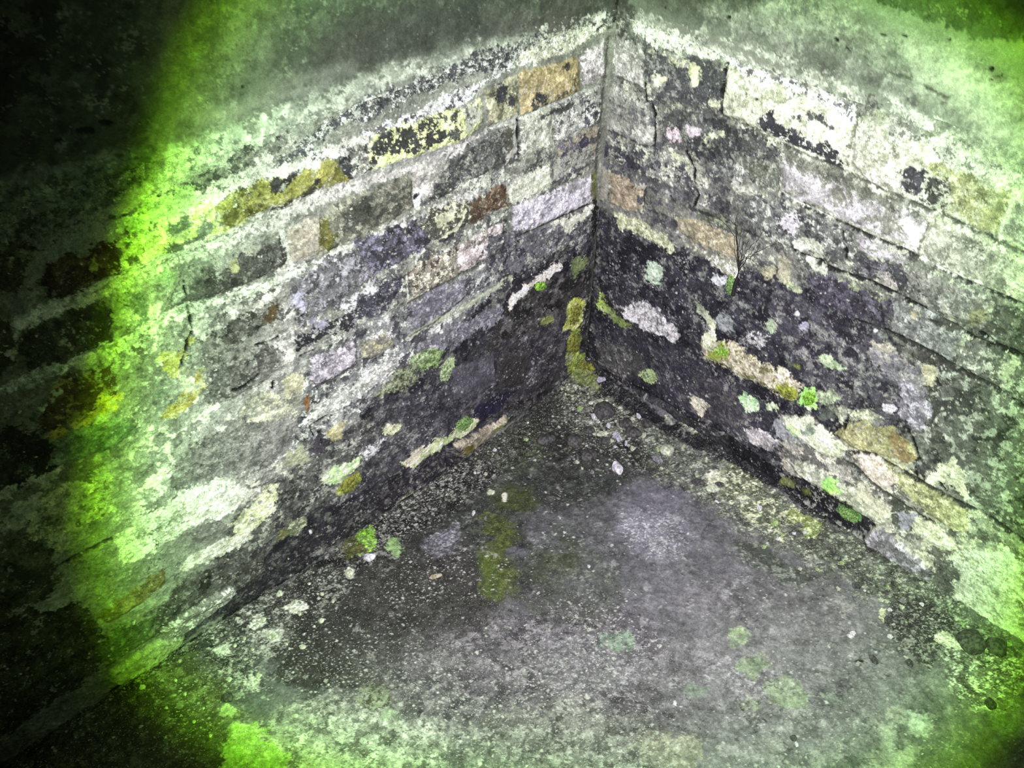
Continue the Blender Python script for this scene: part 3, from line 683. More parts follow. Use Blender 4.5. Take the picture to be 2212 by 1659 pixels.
F e 960,1165 34,26 c=6e6b76 r=14 o=12 m=9d9aa4:.3:6
F q 1262,800 1320,840 1350,870 1370,920 1340,960 1260,960 1200,900 1210,840 c=5c5e52 r=14 o=10 m=9a9c8c:.22:7 m=33332f:.3:12 p=1
F q 1265,808 1292,805 1315,835 1300,850 1275,840 c=6f7553 r=8
F e 1470,925 40,14 t=30 c=6f7065 r=10 m=9b9c88:.4:7
F e 1545,1040 22,18 t=20 c=979682 r=7 m=b9b8a2:.4:7
F e 2195,1560 50,40 k=w c=9aa884 r=14 o=20

F e 1400,1150 80,40 t=15 c=84818d r=16 o=20 m=c4c2cc:.15:5 a=.7 p=.9
F e 1360,1460 110,34 t=-8 c=8b8b8c r=16 o=16 m=bdbcc0:.25:6 a=.7 p=.9
F e 1590,1470 80,34 t=20 c=8b8b8c r=16 o=16 m=bdbcc0:.2:6 a=.6 p=.7
F q 1590,1170 1660,1190 1740,1240 1760,1270 1700,1260 1620,1215 c=565b54 r=14 o=12 m=7e8478:.2:9
F e 1240,1250 90,110 c=50564a r=25 o=40 a=.6 m=717a62:.2:7
F e 1695,1498 46,34 t=25 c=a6be94 r=9 o=5 m=8ea37e:.3:12 a=.8
F e 1340,1385 34,18 t=-20 c=93a892 r=9 o=5
F e 1985,1560 26,18 t=25 c=a4d48e r=6 o=4
F e 1920,1590 18,26 c=9cc084 r=8 o=5
F e 1600,1375 20,14 t=30 c=a8bd92 r=6 o=3
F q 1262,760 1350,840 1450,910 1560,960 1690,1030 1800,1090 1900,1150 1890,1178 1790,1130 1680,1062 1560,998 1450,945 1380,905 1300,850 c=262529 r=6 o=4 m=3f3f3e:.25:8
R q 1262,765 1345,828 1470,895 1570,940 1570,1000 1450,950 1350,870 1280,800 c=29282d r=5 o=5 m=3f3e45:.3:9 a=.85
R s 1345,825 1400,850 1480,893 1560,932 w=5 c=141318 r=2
F q 1262,780 1225,800 1235,822 1270,832 1300,818 c=5d6734 r=8 o=6 m=7b8550:.2:7
F e 1200,900 60,60 c=32322f r=16 o=20 a=.8 m=6b6d60:.12:6
F e 1240,970 90,36 c=2f2f2f r=14 o=16 a=.8 m=666758:.1:6
F e 1120,960 60,60 c=3c4036 r=18 o=24 a=.7 m=60654c:.2:7
L s 1290,346 1240,372 1190,396 w=6 c=4b4a4e r=3 o=3
L s 1195,316 1240,294 1292,262 w=5 c=55555a r=3 o=3
L s 1276,436 1230,458 1180,482 1108,514 w=5 c=3a393d r=2 o=2
L s 1092,538 1040,564 990,592 w=4 c=3d3b3c r=2 o=2
L s 1005,640 945,692 885,726 w=4 c=4d4c4e r=2 o=2
L s 768,786 720,818 672,842 w=5 c=565554 r=2 o=2
L s 975,345 1060,284 1110,268 w=4 c=6a6b68 r=2 o=2
R s 1412,324 1370,305 1308,280 w=4 c=45454a r=2 o=2
R s 1480,430 1500,452 1595,490 1640,512 w=4 c=3b3c3c r=3 o=2
R s 1395,408 1392,455 w=4 c=3d3d40 r=2
R s 1905,660 1912,712 w=4 c=2c2c2e r=2
R s 2010,478 1995,515 1984,542 w=4 c=7a7c6a r=2
R s 1985,988 1978,1010 1988,1036 w=5 c=1f201d r=3
R s 1960,930 1975,955 1988,990 w=4 c=22231f r=2 x=.8
R s 2030,1040 2045,1060 2055,1050 w=3 c=1a1a18 r=2 x=.8
R s 1850,870 1830,905 1825,925 w=3 c=22231f r=2 x=.6
F e 800,1508 36,30 c=90a87a r=10 o=4 m=66704f:.4:10
F e 1632,1440 34,16 c=96ab88 r=9 o=3
F e 1455,1620 60,32 c=979a7a r=12 o=5 m=afb38e:.35:12
"""  # last L and R strokes: painted shadow under blocks, plus joints and cracks

def parse():
    out = []
    for ln in DATA.strip().splitlines():
        ln = ln.strip()
        if not ln or ln[0] == '#': continue
        tk = ln.split()
        sf, sh = tk[0], tk[1]
        pts = []; kw = {}
        for t in tk[2:]:
            if '=' in t:
                k, v = t.split('=', 1)
                kw.setdefault(k, []).append(v)
            else: pts.append(tuple(float(x) for x in t.split(',')))
        out.append((sf, sh, pts, kw))
    return out
PATCHES = parse()

class Skin:
    """colour, relief and speckle of one surface, laid out on its own (u, v) metres"""
    def __init__(s, surf, U, V, base, seed):
        s.f, s.U, s.V, s.seed = surf, U, V, seed
        s.col = np.empty(U.shape + (3,)); s.col[:] = base
        s.h = np.zeros(U.shape); s.spk = np.full(U.shape, .14)
        s.crack = np.zeros(U.shape)
    def mix(s, sl, m, c):
        s.col[sl] = s.col[sl] * (1 - m[..., None]) + c * m[..., None]
    def apply(s, lst):
        us = s.U[0] if s.U.ndim == 2 else s.U; vv = s.V[:, 0]
        for k, (sf, sh, pts, kw) in enumerate(lst):
            if s.f not in sf: continue
            g = lambda n, d: kw[n][0] if n in kw else d
            seed = (k * 7 + s.seed) % 9973
            if sh == 'e':
                (cx, cy), (rx, ry) = pts[0], pts[1]
                an = math.radians(float(g('t', 0)))
                px = [(cx + rx * math.cos(q) * math.cos(an) - ry * math.sin(q) * math.sin(an),
                       cy + rx * math.cos(q) * math.sin(an) + ry * math.sin(q) * math.cos(an)) for q in np.linspace(0, 2 * math.pi, 15)[:-1]]
                mx, my = cx, cy
            else:
                px = pts; mx = sum(p[0] for p in pts) / len(pts); my = sum(p[1] for p in pts) / len(pts)
            P = [pt_plane(s.f, *p) for p in px]
            rag = float(g('r', 6 if sh != 's' else 2)) / 1000; wid = float(g('w', 0)) / 1000; soft = float(g('o', 2.0)) / 1000
            pad = rag * 2 + wid + soft * 2 + .01
            u0, u1 = min(p[0] for p in P) - pad, max(p[0] for p in P) + pad
            v0, v1 = min(p[1] for p in P) - pad, max(p[1] for p in P) + pad
            i0, i1 = np.searchsorted(us, [u0, u1]); j0, j1 = np.searchsorted(vv, [v0, v1])
            if i1 - i0 < 2 or j1 - j0 < 2: continue
            sl = (slice(j0, j1), slice(i0, i1))
            U, V = s.U[sl], s.V[sl]
            sd = (line_d(P, U, V) - wid / 2) if sh == 's' else poly_sd(P, U, V)
            sz = max(.012, rag * 3.5)
            sdn = sd + rag * (1.25 * fbm(U, V, sz, 6, seed, .72) + .35 * fbm(U, V, .005, 2, seed + 3))
            al = float(g('a', 1))
            m = sstep(soft, -soft, sdn) * al
            if 'c' in kw:
                mode = g('k', '')
                c = albedo(g('c', ''), s.f, mx, my, mode)
                cc = np.empty(U.shape + (3,)); cc[:] = c
                for i, mm in enumerate(kw.get('m', [])):
                    h, fr, size = mm.split(':'); fr = float(fr); size = float(size) / 1000
                    n = fbm(U, V, size, 5, seed + 91 + i * 17, .72)
                    th = np.quantile(n, 1 - fr)
                    q = sstep(th - .10, th + .10, n)
                    c2 = albedo(h, s.f, mx, my, mode)
                    cc = cc * (1 - q[..., None]) + c2 * q[..., None]
                if sh != 's' and 'x' not in kw:
                    n = fbm(U, V, .016, 5, seed + 61, .75)
                    t1, t2 = np.quantile(n, [.16, .84])
                    cc = cc * (1 + .30 * sstep(t2 - .08, t2 + .08, n) - .28 * sstep(t1 + .08, t1 - .08, n))[..., None]
                    if rag > .0045: m = m * (1 - .75 * sstep(1.0, 1.15, fbm(U, V, .011, 5, seed + 33, .8)))
                s.mix(sl, m, cc)
            if 'h' in kw:
                hh = float(g('h', 0)) / 1000
                if sh == 's': s.h[sl] += hh * sstep(soft + .001, -wid / 2, sd)
                else:
                    wd = max(.011, abs(hh) * .9)
                    s.h[sl] += hh * sstep(.003, .003 - wd, sd + .25 * rag * fbm(U, V, .04, 2, seed + 5)) * (1 + .15 * fbm(U, V, .05, 2, seed + 7))
            if 'p' in kw: s.spk[sl] = s.spk[sl] * (1 - m) + float(g('p', 0)) * m
            if 'x' in kw:
                s.crack[sl] = np.maximum(s.crack[sl], m * float(g('x', 1)))
                s.h[sl] -= .004 * m
    def detail(s, amp=1.0):
        U, V = s.U, s.V
        n1 = fbm(U, V, .05, 4, s.seed + 1); n2 = fbm(U, V, .012, 4, s.seed + 2, .8); n3 = vnoise(U / .0032, V / .0032, s.seed + 3)
        lum = s.col.mean(-1)
        s.col *= np.exp((.18 * n1 + .27 * n2 + .14 * n3) * amp)[..., None]
        # small scattered flecks, thicker where the surface is gritty
        clus = np.clip(.5 + 1.3 * fbm(U, V, .10, 4, s.seed + 12), .05, 1.6)
        for size, k in ((.013, 1.0), (.008, .8), (.020, .6)):
            ci, cj = np.floor(U / size), np.floor(V / size)
            hh = lambda q: (vnoise(ci + .0, cj + .0, q) + 1) / 2
            px_, py_ = (ci + .25 + .5 * hh(5)) * size, (cj + .25 + .5 * hh(6)) * size
            rad = (.06 + .16 * hh(7) ** 3) * size * (1 + .5 * n3)
            on = (hh(8 + s.seed) < np.clip(s.spk * clus, 0, 1) * k) & (np.hypot(U - px_, V - py_) < rad)
            t = .5 + .35 * hh(9)
            s.col[on] = (np.array([.62, .64, .56]) * t[..., None])[on]
            s.h[on] += .0008
        # pale crust and dark pits, each with a ragged edge of its own
        n4 = fbm(U, V, .022, 5, s.seed + 4, .8); n5 = fbm(U, V, .018, 5, s.seed + 6, .8)
        q = sstep(1.02, 1.30, n4 + .35 * n1) * .55 * amp
        s.col = s.col * (1 - q[..., None]) + np.array([.46, .47, .42]) * q[..., None]
        q = sstep(.95, 1.30, n5 - .3 * n1) * .6 * amp
        s.col = s.col * (1 - q[..., None]) + s.col * .35 * q[..., None]
        # hairline cracks
        rdg = np.abs(fbm(U, V, .10, 5, s.seed + 21, .6)); msk = fbm(U, V, .15, 3, s.seed + 22)
        q = sstep(.022, .006, rdg) * sstep(.25, .6, msk) * amp
        s.col *= (1 - .8 * q)[..., None]; s.h -= .002 * q
        s.h += .0012 * n1 + .0010 * n2 * amp + .0004 * n3
        s.col *= (1 - .93 * s.crack)[..., None]
        s.col = np.clip(s.col, .006, .88)

def spaced(fine_to, step, far, start=0.0):
    x = list(np.arange(start, fine_to, step)); d = step
    while x[-1] < far: d *= 1.25; x.append(x[-1] + d)
    return np.array(x)

def grid_mesh(name, P, col, spk, mat, flip=False):
    """P (rows, cols, 3) -> one mesh object"""
    r, c = P.shape[:2]
    me = bpy.data.meshes.new(name)
    idx = np.arange(r * c).reshape(r, c)
    q = np.stack([idx[:-1, :-1], idx[:-1, 1:], idx[1:, 1:], idx[1:, :-1]], -1).reshape(-1, 4)
    if flip: q = q[:, ::-1]
    me.vertices.add(r * c); me.vertices.foreach_set('co', P.reshape(-1).astype(np.float32))
    me.loops.add(q.size); me.loops.foreach_set('vertex_index', q.reshape(-1).astype(np.int32))
    me.polygons.add(len(q)); me.polygons.foreach_set('loop_start', np.arange(0, q.size, 4, dtype=np.int32))
    me.polygons.foreach_set('use_smooth', np.ones(len(q), bool))
    me.update(calc_edges=True)
    at = me.attributes.new('tone', 'FLOAT_COLOR', 'POINT')
    cc = np.ones((r * c, 4), np.float32); cc[:, :3] = col.reshape(-1, 3)
    at.data.foreach_set('color', cc.reshape(-1))
    at = me.attributes.new('grit', 'FLOAT', 'POINT'); at.data.foreach_set('value', spk.reshape(-1).astype(np.float32))
    me.materials.append(mat)
    o = bpy.data.objects.new(name, me); COL.objects.link(o)
    return o

# ------------------------------------------------------------------ materials
def masonry(name, grain=1.0, rough=.82, bump=.35, spec=.25):
    m = bpy.data.materials.new(name); m.use_nodes = True
    t = m.node_tree; n = t.nodes; l = t.links; b = n['Principled BSDF']
    def N_(ty, **kw):
        x = n.new(ty)
        for k, v in kw.items():
            if k in x.inputs: x.inputs[k].default_value = v
            else: setattr(x, k, v)
        return x
    tc = N_('ShaderNodeTexCoord'); at = N_('ShaderNodeAttribute', attribute_name='tone'); gr = N_('ShaderNodeAttribute', attribute_name='grit')
    def noise(scale, det, ro=.6):
        x = N_('ShaderNodeTexNoise'); x.inputs['Scale'].default_value = scale; x.inputs['Detail'].default_value = det
        x.inputs['Roughness'].default_value = ro; l.new(tc.outputs['Object'], x.inputs['Vector']); return x.outputs[0]
    def rmp(src, a, b_, lo, hi):
        x = N_('ShaderNodeMapRange'); l.new(src, x.inputs[0])
        for i, v in enumerate((a, b_, lo, hi)): x.inputs[i + 1].default_value = v
        return x.outputs[0]
    def mix(fac, c1, c2, mode='MIX'):
        x = n.new('ShaderNodeMix'); x.data_type = 'RGBA'; x.blend_type = mode
        for s_, i in ((fac, 0), (c1, 6), (c2, 7)):
            if isinstance(s_, (int, float)): x.inputs[i].default_value = s_
            elif isinstance(s_, tuple): x.inputs[i].default_value = (*s_, 1)
            else: l.new(s_, x.inputs[i])
        return x.outputs[2]
    def mul(a, b2):
        x = n.new('ShaderNodeMath'); x.operation = 'MULTIPLY'
        for i, s_ in enumerate((a, b2)):
            if isinstance(s_, (int, float)): x.inputs[i].default_value = s_
            else: l.new(s_, x.inputs[i])
        return x.outputs[0]
    fine = noise(520, 4, .7); mid = noise(170, 3, .6)
    c = mix(1.0, at.outputs['Color'], rmp(fine, .3, .7, 1 - .42 * grain, 1 + .42 * grain), 'MULTIPLY')
    c = mix(1.0, c, rmp(mid, .3, .7, 1 - .25 * grain, 1 + .25 * grain), 'MULTIPLY')
    pale = rmp(noise(330, 2, .5), .64, .69, 0, 1)
    c = mix(mul(pale, mul(gr.outputs['Fac'], .9)), c, (.62, .62, .56))
    dark = rmp(noise(260, 2, .5), .36, .31, 0, 1)
    c = mix(mul(dark, mul(gr.outputs['Fac'], .75)), c, (.03, .03, .028))
    l.new(c, b.inputs['Base Color'])
    b.inputs['Roughness'].default_value = rough
    b.inputs['Specular IOR Level'].default_value = spec
    bp = N_('ShaderNodeBump'); bp.inputs['Strength'].default_value = bump; bp.inputs['Distance'].default_value = .002
    l.new(fine, bp.inputs['Height']); l.new(bp.outputs[0], b.inputs['Normal'])
    return m
M_WALL = masonry('stained_stone'); M_REND = masonry('smooth_render', .55, .8, .22); M_FLOOR = masonry('gritty_concrete', .75, .78, .4)

# ------------------------------------------------------------------ the setting
TOP = .925
def wall(surf, name, length, z0):
    us = spaced(length, .0019, length + .9); vs_ = np.arange(z0, TOP + .02, .0019)
    U, V = np.meshgrid(us, vs_)
    s = Skin(surf, U, V, lin('83867c') * .95, 11 if surf == 'L' else 37)
    s.col *= np.exp(.25 * fbm(U, V, .12, 5, 3))[..., None]
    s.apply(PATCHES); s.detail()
    h = s.h + .004 * fbm(U, V, .3, 3, s.seed + 8)
    h *= sstep(0, .02, U)
    if surf == 'L': P = np.stack([-U, -h, V], -1)
    else: P = np.stack([-h, -U, V], -1)
    o = grid_mesh(name, P, s.col, s.spk, M_WALL, flip=(surf == 'R'))
    o['kind'] = 'structure'; return o
wall('L', 'wall_left', 1.66, -.14)
wall('R', 'wall_right', 1.30, -.03)

def render_band():
    """smooth render above the stone courses on both walls, rolling slightly inwards like the foot of a vault"""
    for surf, name, ln in (('L', 'ceiling_left', 1.4), ('R', 'ceiling_right', 1.0)):
        us = spaced(ln, .0026, ln + 1.1)
        vs_ = TOP + spaced(.32, .0026, 1.0)
        U, V = np.meshgrid(us, vs_)
        s = Skin(surf, U, V, lin('7c8078' if surf == 'L' else '868a80') * .9, 53 if surf == 'L' else 71)
        s.spk[:] = .0
        s.apply(PATCHES)  # far upper left is painted dark, standing in for shade outside the beam
        # faint trowel streaks along the wall
        st = fbm(U * .25, V * 2.2, .05, 4, s.seed)
        s.col *= np.exp(.10 * st)[..., None]
        s.detail(.38)
        h = s.h * .7 + .006 * fbm(U, V, .25, 3, s.seed + 8) * sstep(TOP, TOP + .1, V) + .16 * np.maximum(0, V - TOP - .02) ** 1.6
        h *= 1 - .0 * U
        q = np.maximum(0, .16 * np.maximum(0, V - TOP - .02) ** 1.6 - 1e9 * (U > 1e8))
        hh = np.where(U < .02, h * (U / .02) + q * (1 - U / .02), h)
        Uc = U + q * np.clip(1 - U / .5, 0, 1)                    # the two sides meet in a crease
        P = np.stack([-Uc, -hh, V], -1) if surf == 'L' else np.stack([-hh, -Uc, V], -1)
        o = grid_mesh(name, P, s.col, s.spk, M_REND, flip=(surf == 'R')); o['kind'] = 'structure'
render_band()

def build_floor():
    us = spaced(1.72, .0022, 3.2); vs_ = spaced(1.45, .0022, 3.0)
    U, V = np.meshgrid(us, vs_)
    s = Skin('F', U, V, lin('6f7070') * .9, 91)
    s.spk[:] = .3
    s.apply(PATCHES); s.detail(.8)
    # loose grit banked along the foot of both walls
    e = np.exp(-V / .12) + np.exp(-U / .10)
    h = s.h + .0035 * fbm(U, V, .015, 4, 5, .8) * np.clip(e, 0, 1.2) + .004 * fbm(U, V, .25, 3, 6)
    Z = floor_z(-U, -V) + h - .0
    P = np.stack([-U, -V, Z], -1)
    o = grid_mesh('floor', P, s.col, s.spk, M_FLOOR, flip=True); o['kind'] = 'structure'
build_floor()

# ------------------------------------------------------------------ loose things
def simple(name, c1, c2, scale=120, rough=.8, lo=.42, hi=.58, bump=.5):
    m = bpy.data.materials.new(name); m.use_nodes = True
    n = m.node_tree.nodes; l = m.node_tree.links; b = n['Principled BSDF']
    tc = n.new('ShaderNodeTexCoord'); x = n.new('ShaderNodeTexNoise')
    x.inputs['Scale'].default_value = scale; x.inputs['Detail'].default_value = 6; x.inputs['Roughness'].default_value = .65
    l.new(tc.outputs['Object'], x.inputs['Vector'])
    r = n.new('ShaderNodeValToRGB'); r.color_ramp.elements[0].position = lo; r.color_ramp.elements[1].position = hi
    r.color_ramp.elements[0].color = (*lin(c1), 1); r.color_ramp.elements[1].color = (*lin(c2), 1)
    l.new(x.outputs[0], r.inputs[0]); l.new(r.outputs[0], b.inputs['Base Color'])
    bp = n.new('ShaderNodeBump'); bp.inputs['Strength'].default_value = bump; bp.inputs['Distance'].default_value = .002
    l.new(x.outputs[0], bp.inputs['Height']); l.new(bp.outputs[0], b.inputs['Normal'])
    b.inputs['Roughness'].default_value = rough
    return m
MAT = {'white': simple('white_chip', 'a9a6ab', 'efeef2'), 'lilac': simple('lilac_chip', '8f8b96', 'cfcbd8'),
       'pale': simple('pale_stone', '97a083', 'd6dcc2'), 'lime': simple('lichened_stone', '78915a', 'b7cf8c'),
       'dark': simple('dark_stone', '2c2b2c', '5a5a54'), 'grey': simple('grey_stone', '5f5f60', '94949a'),
       'tan': simple('tan_stone', '7d765e', 'b3ab90')}
MOSS = {'bright': simple('bright_moss', '466a1c', 'a4dd52', 180, .9), 'green': simple('green_moss', '3c5a28', '93b86c', 220, .9),
        'olive': simple('olive_moss', '434a1a', '94983e', 150, .9), 'pale': simple('pale_moss', '52663e', 'bccfa0', 150, .9)}
RGT = np.array([M[0][0], M[0][1], 0]); RGT /= np.linalg.norm(RGT)
FWD = np.array([-RGT[1], RGT[0], 0])

def finish(o, label, cat, group=None):
    o['label'] = label; o['category'] = cat
    if group: o['group'] = group
    return o

def stone(x, y, rx, ry, ang, col, label, group=None, sharp=True, name='stone_chip', cat='stone', hk=.75):
    p = world_pt('F', x, y)
    dist = np.linalg.norm(C - p); k = dist / F
    a, b = rx * k, ry * k * 1.25
    h = min(a, b) * hk
    rnd = random.Random(int(x * 31 + y * 17))
    bm = __import__('bmesh').new(); bmesh = __import__('bmesh')
    if sharp:
        for i in range(26):
            th, ph = rnd.uniform(0, 6.283), math.acos(rnd.uniform(-1, 1)); q = rnd.uniform(.82, 1.08)
            bm.verts.new((q * math.sin(ph) * math.cos(th), q * math.sin(ph) * math.sin(th), q * math.cos(ph)))
        r_ = bmesh.ops.convex_hull(bm, input=bm.verts)
        bmesh.ops.delete(bm, geom=[v for v in bm.verts if not v.link_faces], context='VERTS')
    else:
        bmesh.ops.create_icosphere(bm, subdivisions=3, radius=1)
        sd = rnd.uniform(0, 99)
        for v in bm.verts:
            n = float(vnoise(np.array([v.co.x * 1.3 + sd + v.co.z]), np.array([v.co.y * 1.3 - v.co.z]), 5)[0])
            n2 = float(vnoise(np.array([v.co.x * 3.3 + sd + v.co.z]), np.array([v.co.y * 3.3 - v.co.z * 2]), 6)[0])
            v.co *= 1 + .22 * n + .08 * n2
    an = math.radians(ang)
    ca, sa = math.cos(an), math.sin(an)
    for v in bm.verts:
        X, Y, Z = v.co.x * a, v.co.y * b, v.co.z * h
        X, Y = X * ca + Y * sa, -X * sa + Y * ca
        w = RGT * X + FWD * Y
        v.co = (w[0], w[1], Z)
    if sharp:
        e = [e for e in bm.edges]
        bmesh.ops.bevel(bm, geom=e, offset=min(a, b) * .07, segments=1, affect='EDGES')
    else:
        for f in bm.faces: f.smooth = True
    me = bpy.data.meshes.new(name); bm.to_mesh(me); bm.free(); me.materials.append(MAT[col])
    o = bpy.data.objects.new(name, me); COL.objects.link(o)
    o.location = (p[0], p[1], p[2] + h * (.62 if sharp else .42))
    return finish(o, label, cat, group)

# the litter in the corner, each stone as the photograph shows it
for a in [
    (1332, 1016, 13, 18, -15, 'white', 'largest white angular stone chip, nearest the viewer in the corner litter'),
    (1332, 947, 9, 15, -25, 'lilac', 'long lilac-white stone chip in the middle of the corner litter'),
    (1283, 901, 8, 9, 10, 'white', 'round white chip at the left edge of the large dark lump'),
    (1299, 824, 12, 7, 5, 'lilac', 'flat lilac-white chip closest to the wall corner'),
    (1379, 901, 5, 9, -15, 'white', 'narrow white upright sliver between the two small dark lumps'),
    (1314, 921, 5, 8, 0, 'white', 'tiny white sliver just below the large dark lump'),
    (1321, 955, 6, 6, 0, 'pale', 'small cream chip left of the long lilac-white chip'),
    (1329, 967, 5, 5, 0, 'white', 'small white chip below the foot of the long lilac-white chip'),
    (1353, 959, 5, 9, 10, 'white', 'white chip right of the long lilac-white chip'),
    (1367, 971, 7, 7, 0, 'pale', 'pale green round pebble right of the white chips in the litter'),
    (1302, 940, 15, 6, -8, 'pale', 'wide flat cream flake left of the long lilac-white chip'),
    (1390, 943, 6, 9, 20, 'pale', 'pale three-cornered chip at the right end of the litter'),
    (1421, 973, 6, 7, 0, 'lime', 'little yellow-green chip touching the pale rounded stone'),
    (1420, 995, 15, 7, 32, 'grey', 'long grey stone slanting below the pale rounded stone'),
    (1257, 1013, 4, 4, 0, 'pale', 'tiny pale chip on dark floor left of the largest white chip'),
    (1279, 1022, 5, 4, 0, 'grey', 'small grey chip just left of the largest white chip'),
    (1253, 885, 7, 6, 0, 'lime', 'greenish chip left of the large dark lump'),
    (1276, 872, 6, 4, 0, 'pale', 'small pale chip above the large dark lump'),
    (1137, 951, 6, 5, 0, 'lime', 'yellow-green chip on dark floor left of the corner litter'),
    (1351, 978, 4, 10, 5, 'grey', 'thin grey sliver below the white chips of the litter'),
    (798, 1207, 15, 9, -10, 'white', 'broad whitish stone below the bright moss at the left wall foot'),
    (755, 1241, 10, 8, 0, 'pale', 'pale rounded stone below and left of the broad whitish stone'),
    (604, 1285, 8, 8, 0, 'pale', 'pale chip near the left wall foot above the lichen cluster'),
    (940, 1247, 16, 6, -22, 'tan', 'thin tan flake lying alone on the dark floor'),
    (1023, 1109, 4, 8, 10, 'white', 'white sliver alone on dark floor right of the left wall foot'),
    (1640, 1100, 7, 6, 0, 'white', 'bright white chip in the grit beside the dark mossy recess'),
    (1672, 1133, 9, 8, 0, 'lime', 'pale green pebble in the grit along the right wall'),
    (1841, 1369, 6, 6, 0, 'white', 'small white chip in a pit of the smooth floor at right'),
    (1922, 1377, 6, 5, 0, 'white', 'white chip on the floor left of the two big dark stones'),
    (1539, 1060, 17, 8, 10, 'pale', 'pale flat flake below the two black stones by the right wall'),
    (1720, 1609, 4, 6, 0, 'white', 'white chip beside a dark pebble at the bottom edge'),
    (1457, 1520, 5, 5, 0, 'white', 'white chip alone on the smooth grey floor'),
    (1272, 1225, 4, 4, 0, 'white', 'tiny white chip right of the olive floor stain')]:
    stone(*a)
for a in [
    (1306, 892, 22, 19, 10, 'dark', 'largest dark rounded lump of the corner litter'),
    (1352, 918, 13, 11, 0, 'dark', 'small dark lump right of the largest dark lump'),
    (1396, 918, 11, 10, 0, 'dark', 'dark round lump nearest the right wall foot'),
    (1367, 938, 17, 12, 0, 'dark', 'dark lump between the white chips and the right wall'),
    (1242, 956, 18, 14, 0, 'dark', 'dark round stone left of the white chips'),
    (1179, 952, 22, 12, -15, 'dark', 'flat dark stone cracked free left of the litter'),
    (1272, 987, 17, 13, 5, 'dark', 'dark stone just above the smooth floor, left of largest white chip'),
    (1306, 956, 13, 9, 0, 'dark', 'dark stone tucked under the wide cream flake'),
    (1273, 932, 12, 9, 0, 'dark', 'dark stone between the wide cream flake and the round dark stone'),
    (1440, 975, 15, 13, 0, 'pale', 'pale grey-green rounded stone at the right side of the litter'),
    (1507, 1045, 14, 8, 10, 'dark', 'black stone lying in the pale grit by the right wall'),
    (1554, 1049, 11, 6, 10, 'dark', 'smaller black stone right of the black one in pale grit'),
    (2094, 1390, 27, 20, 15, 'dark', 'bigger left one of two dark stones at the far right'),
    (2149, 1400, 20, 17, -35, 'dark', 'smaller right one of two dark stones at the far right'),
    (1886, 1427, 7, 10, -20, 'dark', 'dark upright pebble on the smooth floor at right'),
    (1962, 1434, 9, 7, 10, 'dark', 'dark three-cornered pebble right of the upright pebble'),
    (1919, 1342, 9, 6, 20, 'dark', 'dark pebble at the edge of the yellow-green flake'),
    (1850, 1266, 9, 6, 0, 'dark', 'dark grey pebble below the grey base slab'),
    (2137, 1522, 11, 9, 0, 'dark', 'dark pebble below the two dark stones'),
    (1713, 1596, 7, 6, 0, 'dark', 'dark pebble beside a white chip at the bottom edge'),
    (1207, 1556, 8, 6, 0, 'dark', 'dark pebble in a hollow of the pale floor, bottom centre'),
    (492, 1509, 11, 8, -20, 'dark', 'dark pebble above the lime green patch')]:
    stone(*a, sharp=False, name='stone', hk=.7)
for x, y, rx, ry in [(594, 1377, 10, 9), (583, 1375, 4, 4), (694, 1342, 7, 6), (679, 1354, 4, 3), (654, 1400, 8, 6), (648, 1327, 4, 4),
                     (696, 1284, 5, 4), (546, 1404, 4, 3), (496, 1469, 6, 5), (570, 1340, 6, 5), (556, 1352, 5, 4), (640, 1300, 5, 4), (620, 1392, 4, 3),
                     (560, 1462, 8, 6), (552, 1475, 5, 5), (720, 1300, 4, 4), (668, 1262, 4, 3), (530, 1380, 5, 4), (710, 1480, 3, 3), (508, 1395, 4, 4)]:
    stone(x, y, rx, ry, 0, 'pale', 'small pale stone chip scattered below the left wall foot', 'pale chips below the left wall')
for x, y, rx, ry in [(677, 1559, 6, 5), (629, 1578, 7, 6), (638, 1548, 7, 5), (815, 1560, 4, 4), (880, 1590, 4, 3)]:
    stone(x, y, rx, ry, 0, 'pale', 'small pale pebble on the bright floor right of the lime patch', 'pale pebbles right of the lime patch')
for x, y, rx, ry in [(308, 1486, 7, 5), (360, 1530, 4, 3), (400, 1500, 4, 4), (420, 1560, 4, 3), (455, 1590, 4, 4), (440, 1530, 3, 3), (380, 1470, 4, 3)]:
    stone(x, y, rx, ry, 0, 'pale', 'small pale chip on the dark green floor at the beam edge', 'pale chips at the beam edge')
rg = random.Random(5)
for i in range(46):
    t = rg.random(); x = 1440 + t * 720 + rg.uniform(-30, 30); y = 1010 + t * 400 + rg.uniform(-25, 55)
    s_ = rg.uniform(2.5, 5.5)
    stone(x, y, s_, s_ * rg.uniform(.7, 1), rg.uniform(0, 180), rg.choice(['pale', 'pale', 'white', 'lime', 'grey']),
          'tiny chip in the gritty strip along the right wall foot', 'tiny chips along the right wall foot')
for i in range(40):
    t = rg.random(); x = 1020 + t * 400 + rg.uniform(-40, 40); y = 960 + rg.uniform(-60, 90) - 30 * (t > .5)
    if y < 800 + abs(x - 1262) * .62 + 30: y = 800 + abs(x - 1262) * .62 + 40
    s_ = rg.uniform(2, 5)
    stone(x, y, s_, s_ * rg.uniform(.6, 1), rg.uniform(0, 180), rg.choice(['pale', 'grey', 'dark', 'white', 'lime']),
          'tiny stone crumb in the litter of the corner', 'crumbs in the corner litter')

